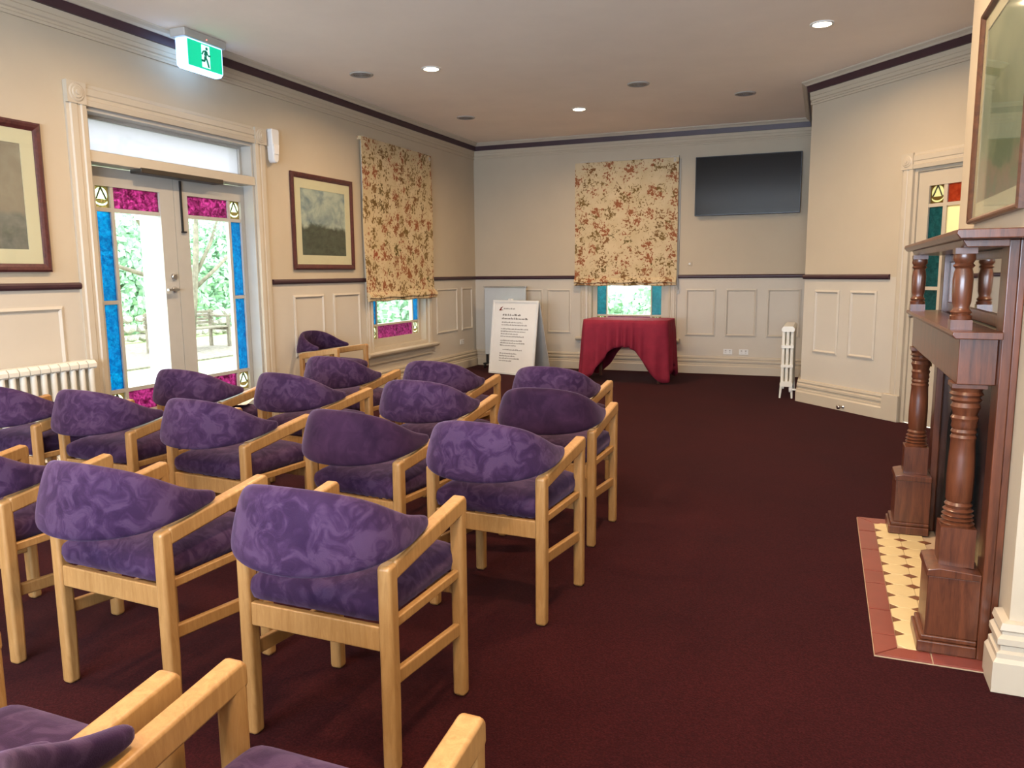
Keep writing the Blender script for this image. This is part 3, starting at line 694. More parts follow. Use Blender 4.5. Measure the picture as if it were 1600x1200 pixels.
for i in range(3):
    for j in range(npy+1):
        x, y = ox+i*pitx, oy+j*pity; c = cut-.003; cy_ = cut*.8-.002
        poly = [(x-c, y), (x, y-cy_), (x+c, y), (x, y+cy_)]
        if i == 0: poly = [(x, y-cy_), (x+c, y), (x, y+cy_)]
        if j == 0: poly = [(max(px, ox), py) for px, py in poly if py >= y-1e-6]
        if j == npy: poly = [(max(px, ox), py) for px, py in poly if py <= y+1e-6]
        if len(poly) >= 3: tile('dot_tile', poly, BROWNT, .0095)

# ------------------------------------------------------------------ framed pictures
def picture(fr, s0, s1, z0, z1, label, pm, fw=.055, mw=.095, gl=True, frm=FRAME_M, nm='framed_picture', mat=MAT_M):
    t = thing(nm, label, 'picture', fr((s0+s1)/2, 0, z0), 'framed pictures on the walls')
    bm = NB()
    prof = [(0, .003), (0, .026), (.25, .034), (.6, .030), (.85, .022), (1, .016), (1, .003)]
    O = [(s0, z0, 1, 1), (s1, z0, -1, 1), (s1, z1, -1, -1), (s0, z1, 1, -1)]
    R = [[bm.verts.new(fr(s+a*fw*p, q, z+b*fw*p)) for p, q in prof] for s, z, a, b in O]
    for k in range(4):
        A, Bq = R[k], R[(k+1) % 4]; n = len(prof)
        for i in range(n): bm.faces.new((A[i], A[(i+1) % n], Bq[(i+1) % n], Bq[i]))
    obj('frame', bm, frm, t)
    a, b, c, d = s0+fw, s1-fw, z0+fw, z1-fw; bm = NB()
    for e in ((a, b, c, c+mw), (a, b, d-mw, d), (a, a+mw, c+mw, d-mw), (b-mw, b, c+mw, d-mw)): box(bm, e[0], e[1], .004, .014, e[2], e[3], fr)
    obj('mount', bm, mat, t)
    bm = NB(); box(bm, a+mw, b-mw, .004, .010, c+mw, d-mw, fr); obj('print', bm, pm, t)
    if gl: bm = NB(); box(bm, a, b, .0155, .0175, c, d, fr); obj('glazing', bm, CLEAR, t)
    return t
P1 = print_mat('street_print', .25, (.30, .25, .20), (.24, .19, .15), (.12, .115, .105), (.22, .20, .18), .45)
P2 = print_mat('landscape_print', .35, (.10, .16, .22), (.42, .44, .40), (.035, .042, .035), (.075, .085, .07), .60)
P3 = print_mat('botanical_print', .5, (.30, .31, .20), (.17, .20, .12), (.36, .24, .18), (.24, .25, .16), .42)
picture(LEFT, 2.76, 3.865, 1.44, 2.43, 'framed sepia street print left of the French doors, cut by the picture edge', P1)
picture(LEFT, 6.545, 7.635, 1.46, 2.435, 'framed landscape print with cloudy sky between the French doors and the left blind', P2)
picture(CHIM, 3.13, 4.14, 1.605, 2.51, 'large framed botanical print above the mantelpiece', P3, fw=.026, mw=.06, frm=wood('warm_brown_frame', (.05, .018, .009), (.11, .042, .018), .35, (8, 8, 8)))

# ------------------------------------------------------------------ roman blinds
def blind(fr, s0, s1, z0, z1, label):
    t = thing('roman_blind', label, 'blind', fr((s0+s1)/2, 0, z0), 'floral roman blinds')
    bm = NB(); nz, ns = 40, 16; d0 = .055
    def P(i, j, back):
        s = s0+(s1-s0)*i/ns; z = z0+.07+(z1-z0-.07)*j/nz; f = j/nz
        d = d0 + .004*math.sin(i*1.9+j*.3) + .006*math.sin(f*9+i*.2) + .016*max(0, 1-f*8)
        return fr(s, d-(.006 if back else 0), z)
    for bk in (0, 1):
        G = [[bm.verts.new(P(i, j, bk)) for j in range(nz+1)] for i in range(ns+1)]
        for i in range(ns):
            for j in range(nz): bm.faces.new((G[i][j], G[i+1][j], G[i+1][j+1], G[i][j+1]))
        if bk == 0: G0 = G
    for i in range(ns): bm.faces.new((G0[i][0], G0[i+1][0], G[i+1][0], G[i][0])); bm.faces.new((G0[i][nz], G0[i+1][nz], G[i+1][nz], G[i][nz]))
    for j in range(nz): bm.faces.new((G0[0][j], G0[0][j+1], G[0][j+1], G[0][j])); bm.faces.new((G0[ns][j], G0[ns][j+1], G[ns][j+1], G[ns][j]))
    obj('fabric', bm, FLORAL, t, smooth=50)
    for k, (za, zb, e) in enumerate(((z0, z0+.085, .030), (z0+.035, z0+.12, .045))):
        bm = NB(); n2 = 16; rows = []
        for i in range(n2+1):
            s = s0+(s1-s0)*i/n2; w = .006*math.sin(i*1.3+k*2)
            rows.append([bm.verts.new(fr(s, d, z+w)) for d, z in ((d0+e-.012, za+.008), (d0+e, za), (d0+e+.014, za+.012), (d0+e+.010, (za+zb)/2), (d0+.012, zb), (d0+.004, zb-.01))])
        for A, Bq in zip(rows, rows[1:]):
            for q in range(6): bm.faces.new((A[q], A[(q+1) % 6], Bq[(q+1) % 6], Bq[q]))
        bm.faces.new(rows[0]); bm.faces.new(rows[-1][::-1])
        obj('fold', bm, FLORAL, t, smooth=50)
    bm = NB(); box(bm, s0, s1, .001, d0-.008, z1-.035, z1+.004, fr); obj('headrail', bm, FLORAL, t)
blind(LEFT, 7.80, 9.50, 1.085, 2.96, 'floral roman blind over the window in the left wall')
blind(BACK, -3.385, -1.915, 1.215, 2.945, 'floral roman blind over the window behind the red clothed table')
bm = NB(); tube(bm, [(-1.895, YB-.012, 2.93), (-1.893, YB-.014, 2.0), (-1.895, YB-.012, 1.16)], .004, 6); lathe(bm, [(.004, 1.10), (.010, 1.115), (.008, 1.15), (.003, 1.165)], -1.895, YB-.012, 8)
tag(obj('blind_cord', bm, WHITEP), 'thin white pull cord hanging at the right edge of the blind by the television', 'cord')

# ------------------------------------------------------------------ television
tv = thing('television', 'black flat screen television mounted high on the back wall', 'television', (-1.01, YB, 2.15))
bm = NB(); box(bm, -1.685, -.338, .045, .085, 2.150, 2.928, BACK); obj('casing', bm, BLACK, tv, .006)
bm = NB(); box(bm, -1.674, -.349, .0855, .0875, 2.165, 2.917, BACK); obj('screen', bm, SCREEN, tv)
bm = NB(); box(bm, -1.25, -.77, .001, .045, 2.35, 2.75, BACK); obj('wall_bracket', bm, BLACK, tv)

# ------------------------------------------------------------------ table and cloth
TX, TY, TZ = -2.36, 10.02, .795
tb = thing('side_table', 'dark wooden table hidden under the burgundy cloth below the back blind', 'table', (TX, TY, 0))
hw, hd = .545, .33
bm = NB(); prism(bm, [(TX+px_*.965, TY+py_*.965) for px_, py_ in [(math.copysign(min(hw, hw*abs(math.cos(t))*1.22), math.cos(t)), math.copysign(min(hd, hd*abs(math.sin(t))*1.22), math.sin(t))) for t in [2*pi*(k+.5)/40 for k in range(40)]]], TZ-.03, TZ, lambda a, x, y: Vector((x, y, a))); obj('tabletop', bm, MAHOG, tb, .004)
for sx in (-1, 1):
    for sy in (-1, 1):
        x, y = TX+sx*(hw-.09), TY+sy*(hd-.05); bm = NB()
        v = [[bm.verts.new((x+a*r, y+b*r, z)) for a, b in ((-1, -1), (1, -1), (1, 1), (-1, 1))] for r, z in ((.018, 0), (.030, TZ-.03))]
        for k in range(4): bm.faces.new((v[0][k], v[0][(k+1) % 4], v[1][(k+1) % 4], v[1][k]))
        bm.faces.new(v[0][::-1]); bm.faces.new(v[1]); obj('leg', bm, MAHOG, tb, .004)
bm = NB(); box(bm, TX-hw+.07, TX+hw-.07, TY-hd+.03, TY-hd+.05, TZ-.13, TZ-.03); box(bm, TX-hw+.07, TX+hw-.07, TY+hd-.05, TY+hd-.03, TZ-.13, TZ-.03); obj('apron', bm, MAHOG, tb)
bm = NB(); nth = 160; rc = .12
def rr(t):      # rounded rectangle outline by arclength-like angle
    c, s = math.cos(t), math.sin(t); W, D_ = hw+.012, hd+.012
    k = 7.0; r = (abs(c/W)**k + abs(s/D_)**k)**(-1/k); return r*c, r*s
cl_rows = []
top = TZ+.004
ths = []
for i in range(nth):
    t = 2*pi*i/nth; ths.append(t)
corner = [math.atan2(hd*sy, hw*sx) for sx in (-1, 1) for sy in (-1, 1)]
for q in (.0, .5, .9, .985): cl_rows.append([Vector((TX+rr(t)[0]*q, TY+rr(t)[1]*q, top)) for t in ths] if q else None)
drops = 12
for j in range(drops+1):
    row = []
    f = j/drops
    for i, t in enumerate(ths):
        x, y = rr(t)
        dc = min(abs((t-c+pi) % (2*pi)-pi) for c in corner)
        side = abs(math.cos(t)) > hw/math.hypot(hw, hd)
        near = math.exp(-(dc/.30)**2)
        hang = (.50 if side else .335) ; drop = hang + (.775-hang)*math.exp(-(dc/(.40 if not side else .45))**2)
        fold = .034*f*math.sin(t*24+.6*math.sin(t*5)) + .05*near*f
        L = math.hypot(x, y); nx_, ny_ = (x/hw**2, y/hd**2); nl = math.hypot(nx_, ny_); nx_, ny_ = nx_/nl, ny_/nl
        out = .012*min(1, f*6) + fold
        z = top - .004*min(1, f*8) - drop*f
        row.append(Vector((TX+x+nx_*out, TY+y+ny_*out, max(z, .012))))
    cl_rows.append(row)
cv = bm.verts.new((TX, TY, top))
prev = None
for row in cl_rows[1:]:
    cur = [bm.verts.new(p) for p in row]
    for i in range(nth):
        if prev is None: bm.faces.new((cv, cur[i], cur[(i+1) % nth]))
        else: bm.faces.new((prev[i], prev[(i+1) % nth], cur[(i+1) % nth], cur[i]))
    prev = cur
o = obj('tablecloth', bm, CLOTH, smooth=True); tag(o, 'burgundy cloth draped to the floor over the table below the back blind', 'tablecloth')
md = o.modifiers.new('thickness', 'SOLIDIFY'); md.thickness = .003; md.offset = 1

# ------------------------------------------------------------------ easel sign and the panel behind it
ey, ex, ea = 10.115, -4.415, math.radians(-17)
es = thing('easel_sign', 'white A-frame notice board with printed text and small red logo in the back left corner', 'sign', (-4.05, 10.1, 0))
ed = (math.cos(ea), math.sin(ea)); en = (math.sin(ea), -math.cos(ea))
def EF(s, d, z):        # front board leans back
    lean = math.tan(math.radians(7)); return Vector((ex+ed[0]*s+en[0]*(d-z*lean), ey+ed[1]*s+en[1]*(d-z*lean), z))
EW, EH = .80, 1.03
bm = NB()
for a, b, c, d in ((0, EW, .0, .03), (0, EW, EH-.03, EH), (0, .028, .03, EH-.03), (EW-.028, EW, .03, EH-.03)): box(bm, a, b, -.012, .014, c, d, EF)
obj('board_frame', bm, WHITEP, es, .003)
bm = NB(); box(bm, .028, EW-.028, -.010, .006, .03, EH-.03, EF); obj('poster', bm, PAPER, es)
def EB(s, d, z): lean = math.tan(math.radians(14)); return Vector((ex+ed[0]*s+en[0]*(d-.30+z*lean-(0)), ey+ed[1]*s+en[1]*(d-.30+z*lean), z)) - Vector((en[0]*(EH*(math.tan(math.radians(14))+math.tan(math.radians(7)))-.30+.03), en[1]*(EH*(math.tan(math.radians(14))+math.tan(math.radians(7)))-.30+.03), 0))
bm = NB(); box(bm, .01, EW-.01, -.008, .006, 0, EH-.02, EB); obj('back_board', bm, GREYBASE, es)
bm = NB(); box(bm, EW*.34, EW*.42, -.03, .012, EH, EH+.022, EF); obj('top_clip', bm, WHITEP, es, .004)
def words(rows, m, name):
    bm = NB(); rnd = random.Random(3)
    for s0, s1, z, h in rows:
        s = s0
        while s < s1:
            w = rnd.uniform(.020, .055)
            e = min(s+w, s1); q = s
            while q < e:
                lw = h*rnd.uniform(.45, .7); hh = h*rnd.choice((.62, .62, .7, 1.0)); box(bm, q, min(q+lw*.72, e), .006, .0068, z, z+hh, EF); q += lw
            s = e + h*.45
    obj(name, bm, m, es, kind='stuff')
words([(.19, .52, .815, .026), (.18, .64, .765, .026)], INKD, 'printed_heading')
words([(.18, .55, .715, .018), (.18, .63, .68, .018), (.175, .66, .625, .018), (.175, .61, .59, .018), (.175, .48, .555, .018), (.175, .59, .52, .018), (.175, .56, .462, .018), (.175, .61, .428, .018), (.175, .46, .394, .018), (.23, .57, .335, .018), (.175, .48, .282, .018), (.175, .46, .248, .018), (.175, .53, .214, .018), (.175, .40, .18, .018)], INK, 'printed_text')
words([(.20, .40, .905, .018)], INK, 'printed_name')
bm = NB()
for poly in ([(.115, .885), (.165, .885), (.155, .925), (.13, .905)], [(.14, .925), (.185, .945), (.165, .915), (.148, .908)], [(.165, .893), (.19, .888), (.178, .905)]):
    prism(bm, poly, .006, .0068, lambda a, s, z: EF(s, a, z))
obj('printed_logo', bm, INKR, es)
wp = thing('portable_panel', 'pale grey upright panel on castors in the corner behind the easel sign', 'panel', (-4.40, 10.70, 0))
bm = NB(); box(bm, -4.72, -4.06, 10.68, 10.715, .20, 1.20); obj('panel', bm, simple('pale_grey_panel', (.46, .50, .52), .25, .5, var=.03), wp, .006)
bm = NB(); box(bm, -4.73, -4.05, 10.672, 10.723, 1.195, 1.218); obj('top_rail', bm, STEEL, wp, .004)
for x in (-4.69, -4.09):
    bm = NB(); box(bm, x-.018, x+.018, 10.686, 10.710, .081, .2); obj('upright', bm, BLACK, wp, .004)
    bm = NB(); box(bm, x-.02, x+.02, 10.58, 10.82, .055, .08); obj('foot', bm, BLACK, wp, .004)
    for y in (10.60, 10.80): bm = NB(); lathe(bm, [(.028, -.012), (.028, .012)], 0, 0, 14, T=lambda a, b, z: Vector((x+z, y+a, .0285+b))); obj('castor', bm, BLACK, wp)

# ------------------------------------------------------------------ radiators
def section(name, bmp, m, parent): return obj(name, bmp, m, parent, smooth=40)
def radiator(name, label, n, pitch, cols, width, z0, z1, loc, along, feet):
    """along: unit direction; cast column radiator, one mesh per section"""
    t = thing(name, label, 'radiator', loc, 'white column radiators'); ax = Vector(along); cx = Vector((-ax.y, ax.x, 0)); base = Vector(loc)
    first = None
    for k in range(n):
        if first is None:
            bm = NB(); step = width/(cols) if cols > 1 else 0; r = min(.026, width/cols*.40)
            T = lambda a, b, z: base + ax*(a) + cx*b + Vector((0, 0, z))
            for c in range(cols):
                b0 = -width/2 + width*(c+.5)/cols
                pr = [(r, z0+.03), (r, z1-.03)]
                A = []
                for z in (z0+.02, z1-.02): A.append([bm.verts.new(T(r*.95*math.cos(2*pi*i/10), b0+r*math.sin(2*pi*i/10), z)) for i in range(10)])
                for i in range(10): bm.faces.new((A[0][i], A[0][(i+1) % 10], A[1][(i+1) % 10], A[1][i]))
                bm.faces.new(A[0][::-1]); bm.faces.new(A[1])
            hb = width/2
            zr = [(z1-.06, z1)] + [(z0, z0+.06)] + ([(z0+(z1-z0)*f-.016, z0+(z1-z0)*f+.016) for f in (.345, .665)] if feet else [])
            for za, zb in zr:
                pl = [(-hb, za+.012), (-hb+.012, za), (hb-.012, za), (hb, za+.012), (hb, zb-.022), (hb-.022, zb), (-hb+.022, zb), (-hb, zb-.022)]
                if zb-za < .04: pl = [(-hb+.004, za), (hb-.004, za), (hb-.004, zb), (-hb+.004, zb)]
                prism(bm, pl, -pitch*.44, pitch*.44, lambda a, b, z: T(a, b, z))
            first = obj('section', bm, RADW, t, smooth=40); s = first
        else:
            s = first.copy(); C.objects.link(s); s.parent = t
        s.location = ax*(pitch*(k+.5))
    for k in (0, n-1):
        for sgn in (-1, 1):
            bm = NB()
            p = lambda a, b, z: base + ax*(pitch*(k+.5)+a) + cx*(b) + Vector((0, 0, z))
            o_ = sgn*(width/2-.014)
            prism(bm, [(o_-.013, z0+.012), (o_+.013, z0+.012), (o_+sgn*.010+.009, .0), (o_+sgn*.010-.009, .0)], -.014, .014, lambda a, b, z: p(a, b, z))
            obj('foot', bm, RADW, t)
    for z in (z0+.035, z1-.035):
        bm = NB(); tube(bm, [base+ax*.01+Vector((0, 0, z)), base+ax*(n*pitch-.01)+Vector((0, 0, z))], .018, 8); obj('connector', bm, RADW, t)
    return t
radiator('cast_radiator', 'long cream column radiator under the sepia print on the left wall', 20, .073, 2, .11, .12, .815, (-4.88, 2.57, 0), (0, 1, 0), False)
rt = radiator('column_radiator', 'tall white column radiator end on beside the angled wall', 13, .062, 3, .135, .13, .80, (-.35, 9.03, 0), (0, 1, 0), True)
bm = NB(); tube(bm, [(-.30, 9.06, .10), (-.26, 9.05, .10), (-.225, 9.05, .10)], .011, 8); lathe(bm, [(.018, .07), (.022, .09), (.022, .12), (.012, .14)], -.30, 9.06, 10); obj('supply_pipe', bm, WHITEP, rt)

# ------------------------------------------------------------------ small wall and ceiling fittings
ex_ = thing('exit_sign', 'lit green exit sign with running figure hanging from the ceiling above the French doors', 'exit sign', (-4.77, 5.2, 3.03))
bm = NB(); box(bm, -4.865, -4.715, 4.965, 5.425, 3.265, ZC-.001); obj('ceiling_base', bm, GREYBASE, ex_, .008)
bm = NB(); prism(bm, [(-4.845, 3.265), (-4.735, 3.265), (-4.735, 3.06), (-4.76, 3.035), (-4.82, 3.035), (-4.845, 3.06)], 4.995, 5.395, lambda a, x, z: Vector((x, a, z))); obj('light_box', bm, EXITW, ex_, .006)
bm = NB(); box(bm, -4.7348, -4.733, 5.008, 5.382, 3.058, 3.256); obj('green_face', bm, EXITG, ex_)
EX = lambda s, d, z: Vector((-4.733+d, 5.20+s, 3.16+z))
bm = NB(); box(bm, -.045, .045, .0002, .0012, -.088, .086, EX); obj('doorway_symbol', bm, EXITF, ex_)
bm = NB()
def limb(pts, w):
    for (a, b), (c, d) in zip(pts, pts[1:]):
        L = math.hypot(c-a, d-b); nx_, nz_ = -(d-b)/L*w/2, (c-a)/L*w/2
        prism(bm, [(a+nx_, b+nz_), (c+nx_, d+nz_), (c-nx_, d-nz_), (a-nx_, b-nz_)], .0012, .0022, lambda q, s, z: EX(s, q, z))
prism(bm, [(.012+.013*math.cos(2*pi*k/12), .062+.013*math.sin(2*pi*k/12)) for k in range(12)], .0012, .0022, lambda q, s, z: EX(s, q, z))
limb([(.008, .045), (-.008, .002)], .030); limb([(-.006, .0), (.012, -.03), (.028, -.080)], .018); limb([(-.010, .0), (-.014, -.038), (-.050, -.038)], .018)
limb([(.008, .042), (-.026, .036), (-.043, .008)], .013); limb([(.010, .038), (.026, .010), (.052, .014)], .013)
obj('running_figure', bm, EXITD, ex_)
bm = NB(); lathe(bm, [(.005, 0), (.005, .004)], 0, 0, 8, T=lambda x, y, z: Vector((-4.715+z, 5.20+x, 3.285+y))); obj('indicator_light', bm, LED, ex_)
def downlight(x, y, label, watts=LAMP_W):
    t = thing('downlight', label, 'ceiling light', (x, y, ZC-.012), 'recessed ceiling downlights')
    bm = NB(); k = 24
    A = [[bm.verts.new((x+r*math.cos(2*pi*i/k), y+r*math.sin(2*pi*i/k), z)) for i in range(k)] for r, z in ((.092, ZC-.001), (.090, ZC-.008), (.072, ZC-.010), (.070, ZC-.002))]
    for P, Q in zip(A, A[1:]):
        for i in range(k): bm.faces.new((P[i], P[(i+1) % k], Q[(i+1) % k], Q[i]))
    obj('trim_ring', bm, WHITEP, t, smooth=40)
    bm = NB(); lathe(bm, [(.069, ZC-.002), (.069, ZC-.004), (.05, ZC-.008)], x, y, k); obj('lens', bm, LAMP, t)
    area('downlight_beam', (x, y, ZC-.02), (0, 0, 0), .13, .13, watts, WARM, math.radians(160), 'DISK')
downlight(-3.55, 6.86, 'lit downlight near the left wall, between the exit sign and the back wall')
downlight(-2.80, 9.19, 'lit downlight in front of the back wall, nearest the floral blind')
downlight(-.11, 6.90, 'largest looking lit downlight, near the angled wall and botanical print')
for x, y, l in ((-3.5, 4.3, 'lit downlight above the chair with papers'), (-3.5, 1.6, 'lit downlight above the left end of the nearest full row'), (-.3, 3.9, 'lit downlight above the aisle facing the mantelpiece'), (-.3, 1.3, 'lit downlight above the aisle beside the nearest full row'),
                (-3.5, -.9, 'lit downlight behind the chairs, near the left wall'), (-.3, -1.0, 'lit downlight behind the camera, in line with the aisle')): downlight(x, y, l, 40)
def grille(x, y, label):
    t = thing('ceiling_grille', label, 'ceiling vent', (x, y, ZC-.01), 'round ceiling grilles')
    bm = NB(); lathe(bm, [(.115, ZC-.001), (.112, ZC-.009), (.095, ZC-.012), (.092, ZC-.004)], x, y, 28); obj('ring', bm, GREYBASE, t)
    for r in (.078, .058, .038, .018):
        bm = NB(); k = 24
        A = [[bm.verts.new((x+q*math.cos(2*pi*i/k), y+q*math.sin(2*pi*i/k), z)) for i in range(k)] for q, z in ((r+.007, ZC-.003), (r+.006, ZC-.011), (r-.006, ZC-.011), (r-.007, ZC-.003))]
        for P, Q in zip(A, A[1:]):
            for i in range(k): bm.faces.new((P[i], P[(i+1) % k], Q[(i+1) % k], Q[i]))
        obj('louvre_ring', bm, simple('grille_grey', (.25, .23, .21), .5) if 'grille_grey' not in bpy.data.materials else bpy.data.materials['grille_grey'], t)
grille(-4.27, 6.78, 'unlit round grille between the exit sign and the left wall blind')
grille(-4.24, 9.10, 'unlit round grille above the back left corner')
grille(-1.88, 8.26, 'unlit round grille in the middle of the ceiling, right of the farthest downlight')
grille(-.90, 9.16, 'unlit round grille above the television')
sn = thing('motion_sensor', 'white tapered motion sensor at the top right corner of the French door frame', 'sensor', (XL, 6.28, 2.46))
bm = NB(); prism(bm, [(6.215, 2.76), (6.225, 2.785), (6.325, 2.785), (6.335, 2.76), (6.315, 2.50), (6.295, 2.47), (6.255, 2.47), (6.235, 2.50)], .001, .075, lambda a, s, z: LEFT(s, a, z)); obj('housing', bm, WHITEP, sn, .014, 3)
bm = NB(); prism(bm, [(6.235, 2.64), (6.315, 2.64), (6.305, 2.55), (6.245, 2.55)], .0755, .081, lambda a, s, z: LEFT(s, a, z)); obj('lens', bm, PAPER, sn, .002)
def outlet(fr, s, z, label):
    t = thing('power_outlet', label, 'outlet', fr(s, 0, z-.04), 'wall sockets')
    bm = NB(); box(bm, s-.06, s+.06, .001, .010, z-.037, z+.037, fr); obj('plate', bm, WHITEP, t, .003)
    for k in (-1, 1): bm = NB(); box(bm, s+k*.028-.010, s+k*.028+.010, .0102, .014, z+.005, z+.025, fr); obj('rocker', bm, GREYBASE, t)
    bm = NB()
    for k in (-1, 1):
        for q in (-.006, .006): box(bm, s+k*.028+q-.0015, s+k*.028+q+.0015, .0101, .0108, z-.018, z-.006, fr)
    obj('slots', bm, LEAD, t)
outlet(BACK, -1.20, .31, 'white double power outlet low on the back wall, nearer the table')
outlet(BACK, -.99, .31, 'white double power outlet low on the back wall, nearer the radiator')
outlet(LEFT, 10.46, .40, 'white power outlet low on the left wall beside the back corner')
st = thing('wall_thermostat', 'tiny white thermostat plate on the back wall below the television', 'thermostat', (-1.745, YB, 1.48))
bm = NB(); box(bm, -1.775, -1.715, .001, .014, 1.485, 1.545, BACK); obj('plate', bm, WALL, st, .003)
bm = NB(); lathe(bm, [(.014, 0), (.014, .006), (.010, .008)], 0, 0, 14, T=lambda x, y, z: BACK(-1.745+x, .0142+z, 1.515+y)); obj('dial', bm, WHITEP, st)
bm = NB(); T2 = lambda x, y, z: ANGW(.68+x, .046+z, .045+y)
lathe(bm, [(.020, .0), (.018, .006), (.009, .008), (.009, .05), (.020, .052), (.022, .066), (.014, .074)], 0, 0, 14, T=T2)
tag(obj('door_stop', bm, STEEL), 'small metal door stop on the skirting of the angled wall', 'door stop')

# ------------------------------------------------------------------ garden seen through the glass
PAVE = simple('pale_paving', (.36, .355, .34), .8, .2, var=.12, scale=3)
GRASS = simple('lawn_green', (.34, .44, .20), .9, .1, var=.3, scale=5)
LEAFM = simple('leaf_green', (.40, .60, .42), .7, .3, var=.4, scale=3)
BARK = simple('grey_bark', (.20, .17, .13), .9, .1, var=.3, scale=12)
STONE = simple('garden_stone', (.34, .30, .27), .9, .1, var=.3, scale=9)
POSTW = simple('white_post_paint', (.80, .80, .80), .5, .3, var=.03)
GZ = -.14
bm = NB(); box(bm, -40, XL-.26, -10, YB+40, GZ-.3, GZ); box(bm, XL-.26, 14, YB+.26, YB+40, GZ-.3, GZ); obj('ground', bm, GRASS, kind='structure')
bm = NB(); box(bm, -8.6, XL-.27, -6, 30, GZ, GZ+.10); obj('terrace', bm, PAVE, kind='structure')
bm = NB(); box(bm, -14.2, -10.6, -4, 34, GZ, GZ+.03); obj('garden_path', bm, simple('brown_gravel', (.20, .17, .14), .9, .1, var=.4, scale=14), kind='structure')
def dirpt(px, X):       # point on vertical plane X seen at column px near the horizon
    d = _w*F_PX + _r*(px-800) - _u*(447-600); k = X/d.x; return d.y*k
py = dirpt(243, -7.6)
pt = thing('veranda_post', 'white square veranda post outside the French doors', 'post', (-7.6, py, GZ+.10))
bm = NB(); box(bm, -7.69, -7.51, py-.09, py+.09, GZ+.34, 2.47); obj('shaft', bm, POSTW, pt, .012)
bm = NB(); box(bm, -7.74, -7.46, py-.14, py+.14, GZ+.10, GZ+.34); obj('base', bm, POSTW, pt, .01)
bm = NB(); box(bm, -7.73, -7.47, py-.13, py+.13, 2.08, 2.12); box(bm, -7.75, -7.45, py-.15, py+.15, 2.12, 2.17); obj('capital', bm, POSTW, pt, .008)
bm = NB(); box(bm, -7.67, -7.53, -3, 22, 2.47, 2.75); tag(obj('veranda_beam', bm, POSTW), 'white beam resting on the veranda post outside', 'beam')
# bench
by = dirpt(300, -12.2)-.1
bn = thing('garden_bench', 'pale garden bench on the path beyond the terrace', 'bench', (-12.2, by, GZ+.03))
BZ = GZ+.03
for k in range(5): bm = NB(); box(bm, -12.40+.09*k, -12.33+.09*k, by-.95, by+.95, BZ+.42, BZ+.45); obj('seat_slat', bm, BARK, bn, .005)
for k in range(4): bm = NB(); box(bm, -12.50, -12.47, by-.95, by+.95, BZ+.50+.075*k, BZ+.555+.075*k); obj('back_slat', bm, BARK, bn, .005)
for s in (-1, 1):
    bm = NB(); y = by+s*.86; box(bm, -12.52, -12.46, y-.03, y+.03, BZ, BZ+.80); box(bm, -12.02, -11.96, y-.03, y+.03, BZ, BZ+.64); box(bm, -12.46, -12.02, y-.03, y+.03, BZ+.36, BZ+.42); box(bm, -12.46, -11.95, y-.035, y+.035, BZ+.64, BZ+.68); obj('end_frame', bm, BARK, bn, .006)
# low dry stone wall: stones picked out one by one
sw = thing('stone_wall', 'low rubble stone garden wall behind the bench', 'wall', (-15.0, 15.0, GZ))
rnd = random.Random(11); stones = []
for v_ in range(5):
    bm = NB(); bmesh.ops.create_icosphere(bm, subdivisions=1, radius=.5)
    for v in bm.verts: v.co = Vector((v.co.x*.8, v.co.y*1.3, v.co.z*.85))*rnd.uniform(.85, 1.12)
    me = bpy.data.meshes.new('stone'); bm.to_mesh(me); bm.free(); me.materials.append(STONE); stones.append(me)
cnt = 0
for rw in range(3):
    y = 9.0 + .15*(rw % 2)
    while y < 23 and cnt < 150:
        o = bpy.data.objects.new('stone', rnd.choice(stones)); C.objects.link(o); o.parent = sw
        s = rnd.uniform(.26, .36); o.scale = (s, s*1.05, s*.85); o.location = (rnd.uniform(-.06, .06), y-15.0, .12+rw*.22); o.rotation_euler = (rnd.uniform(-.2, .2), rnd.uniform(-.2, .2), rnd.uniform(-.3, .3))
        y += s*1.28; cnt += 1
def leaf_cloud(bm, c, rx, ry, rz, n, size, rnd):
    for _ in range(n):
        while True:
            p = Vector((rnd.uniform(-1, 1), rnd.uniform(-1, 1), rnd.uniform(-1, 1)))
            if p.length < 1: break
        p = Vector((c[0]+p.x*rx, c[1]+p.y*ry, c[2]+p.z*rz)); a = Vector((rnd.gauss(0, 1), rnd.gauss(0, 1), rnd.gauss(0, 1))).normalized(); b = a.orthogonal().normalized(); s = size*rnd.uniform(.6, 1.3)
        bm.faces.new([bm.verts.new(p+a*s), bm.verts.new(p+b*s*.5), bm.verts.new(p-a*s), bm.verts.new(p-b*s*.5)])
def tree(x, y, h, label, crown, branches, n, size, seed):
    r = random.Random(seed); t = thing('garden_tree', label, 'tree', (x, y, GZ), 'garden trees')
    bm = NB(); tube(bm, [(x, y, GZ), (x+.1, y+.05, GZ+h*.25), (x+.05, y+.25, GZ+h*.5), (x-.1, y+.5, GZ+h*.8)], [.085, .07, .06, .03], 8); obj('trunk', bm, BARK, t)
    for p in branches:
        bm = NB(); tube(bm, [Vector((x, y, GZ))+Vector(q) for q in p], [.045, .035, .02][:len(p)], 7); obj('branch', bm, BARK, t)
    bm = NB()
    for cx, cy, cz, rx, ry, rz in crown: leaf_cloud(bm, (x+cx, y+cy, GZ+cz), rx, ry, rz, int(n*rx*ry*rz), size, r)
    obj('foliage', bm, LEAFM, t, kind='stuff')
ty = dirpt(258, -9.6)
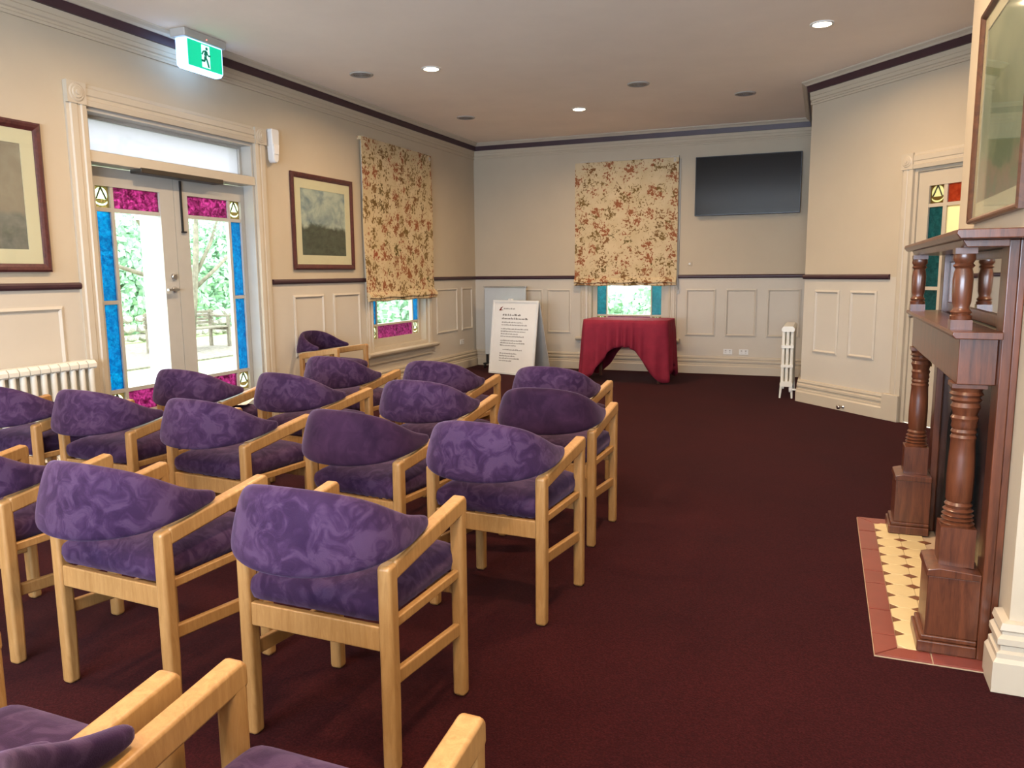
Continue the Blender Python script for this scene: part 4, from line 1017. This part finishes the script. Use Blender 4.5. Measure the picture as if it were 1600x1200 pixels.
tree(-9.6, ty, 4.2, 'leaning garden tree seen through the left leaf of the French doors', [(.1, -.8, 2.9, .8, .8, .65)], [((.05, .1, 1.45), (.1, -.6, 1.6), (.1, -1.5, 1.85)), ((.05, .2, 1.5), (.1, -.3, 2.1), (.2, -.9, 2.7))], 1400, .06, 5)
ty = dirpt(292, -11.8)
tree(-11.8, ty, 4.0, 'forked garden tree seen through the right leaf of the French doors', [(0, .9, 3.0, .9, .9, .6)], [((.05, .15, 1.3), (.1, .8, 1.75), (.1, 1.7, 2.4)), ((.05, .15, 1.5), (.1, .6, 2.2), (.1, .9, 2.8))], 1400, .06, 6)
def shrub(x, y, rx, ry, rz, label, n, seed, size=.11):
    r = random.Random(seed); t = thing('garden_shrub', label, 'shrub', (x, y, GZ), 'garden shrubs')
    bm = NB()
    for k in range(5): a = 2*pi*k/5; tube(bm, [(x, y, GZ), (x+rx*.25*math.cos(a), y+ry*.25*math.sin(a), GZ+rz*.7)], [.03, .015], 5)
    obj('stem', bm, BARK, t)
    bm = NB(); leaf_cloud(bm, (x, y, GZ+rz*.95), rx, ry, rz, n, size, r); obj('foliage', bm, LEAFM, t, kind='stuff')
SH = [(-17.6, dirpt(185, -17.6), .95, 1.5, 1.6, 'broad shrub at the far left of the garden view'), (-21.5, dirpt(210, -21.5), .9, 1.4, 1.9, 'tall shrub behind the leaning tree'), (-21.5, dirpt(312, -21.5), .9, 1.4, 1.7, 'shrub behind the garden bench'), (-17.8, dirpt(350, -17.8), .95, 1.5, 1.9, 'tall shrub behind the forked tree'),
      (-24.5, dirpt(262, -24.5), 1.1, 2.0, 2.2, 'shrub in line with the meeting stiles of the French doors')]
for k, (x, y, a, b, c, l) in enumerate(SH): shrub(x, y, a, b, c, l, 5000, 20+k, .12)
for k, (x, y, l) in enumerate(((-8.0, 15.0, 'leafy shrub seen under the left blind'), (-11.6, 18.8, 'leafy shrub farther off seen under the left blind'))): shrub(x, y, 1.0, 1.1, 1.0, l, 2600, 40+k, .10)
for k, (x, y, l) in enumerate(((-4.6, 15.2, 'bright shrub seen behind the clothed table, left of the other'), (-2.6, 15.0, 'bright shrub seen behind the clothed table, right of the other'))): shrub(x, y, 1.0, 1.0, .75, l, 2600, 50+k, .09)
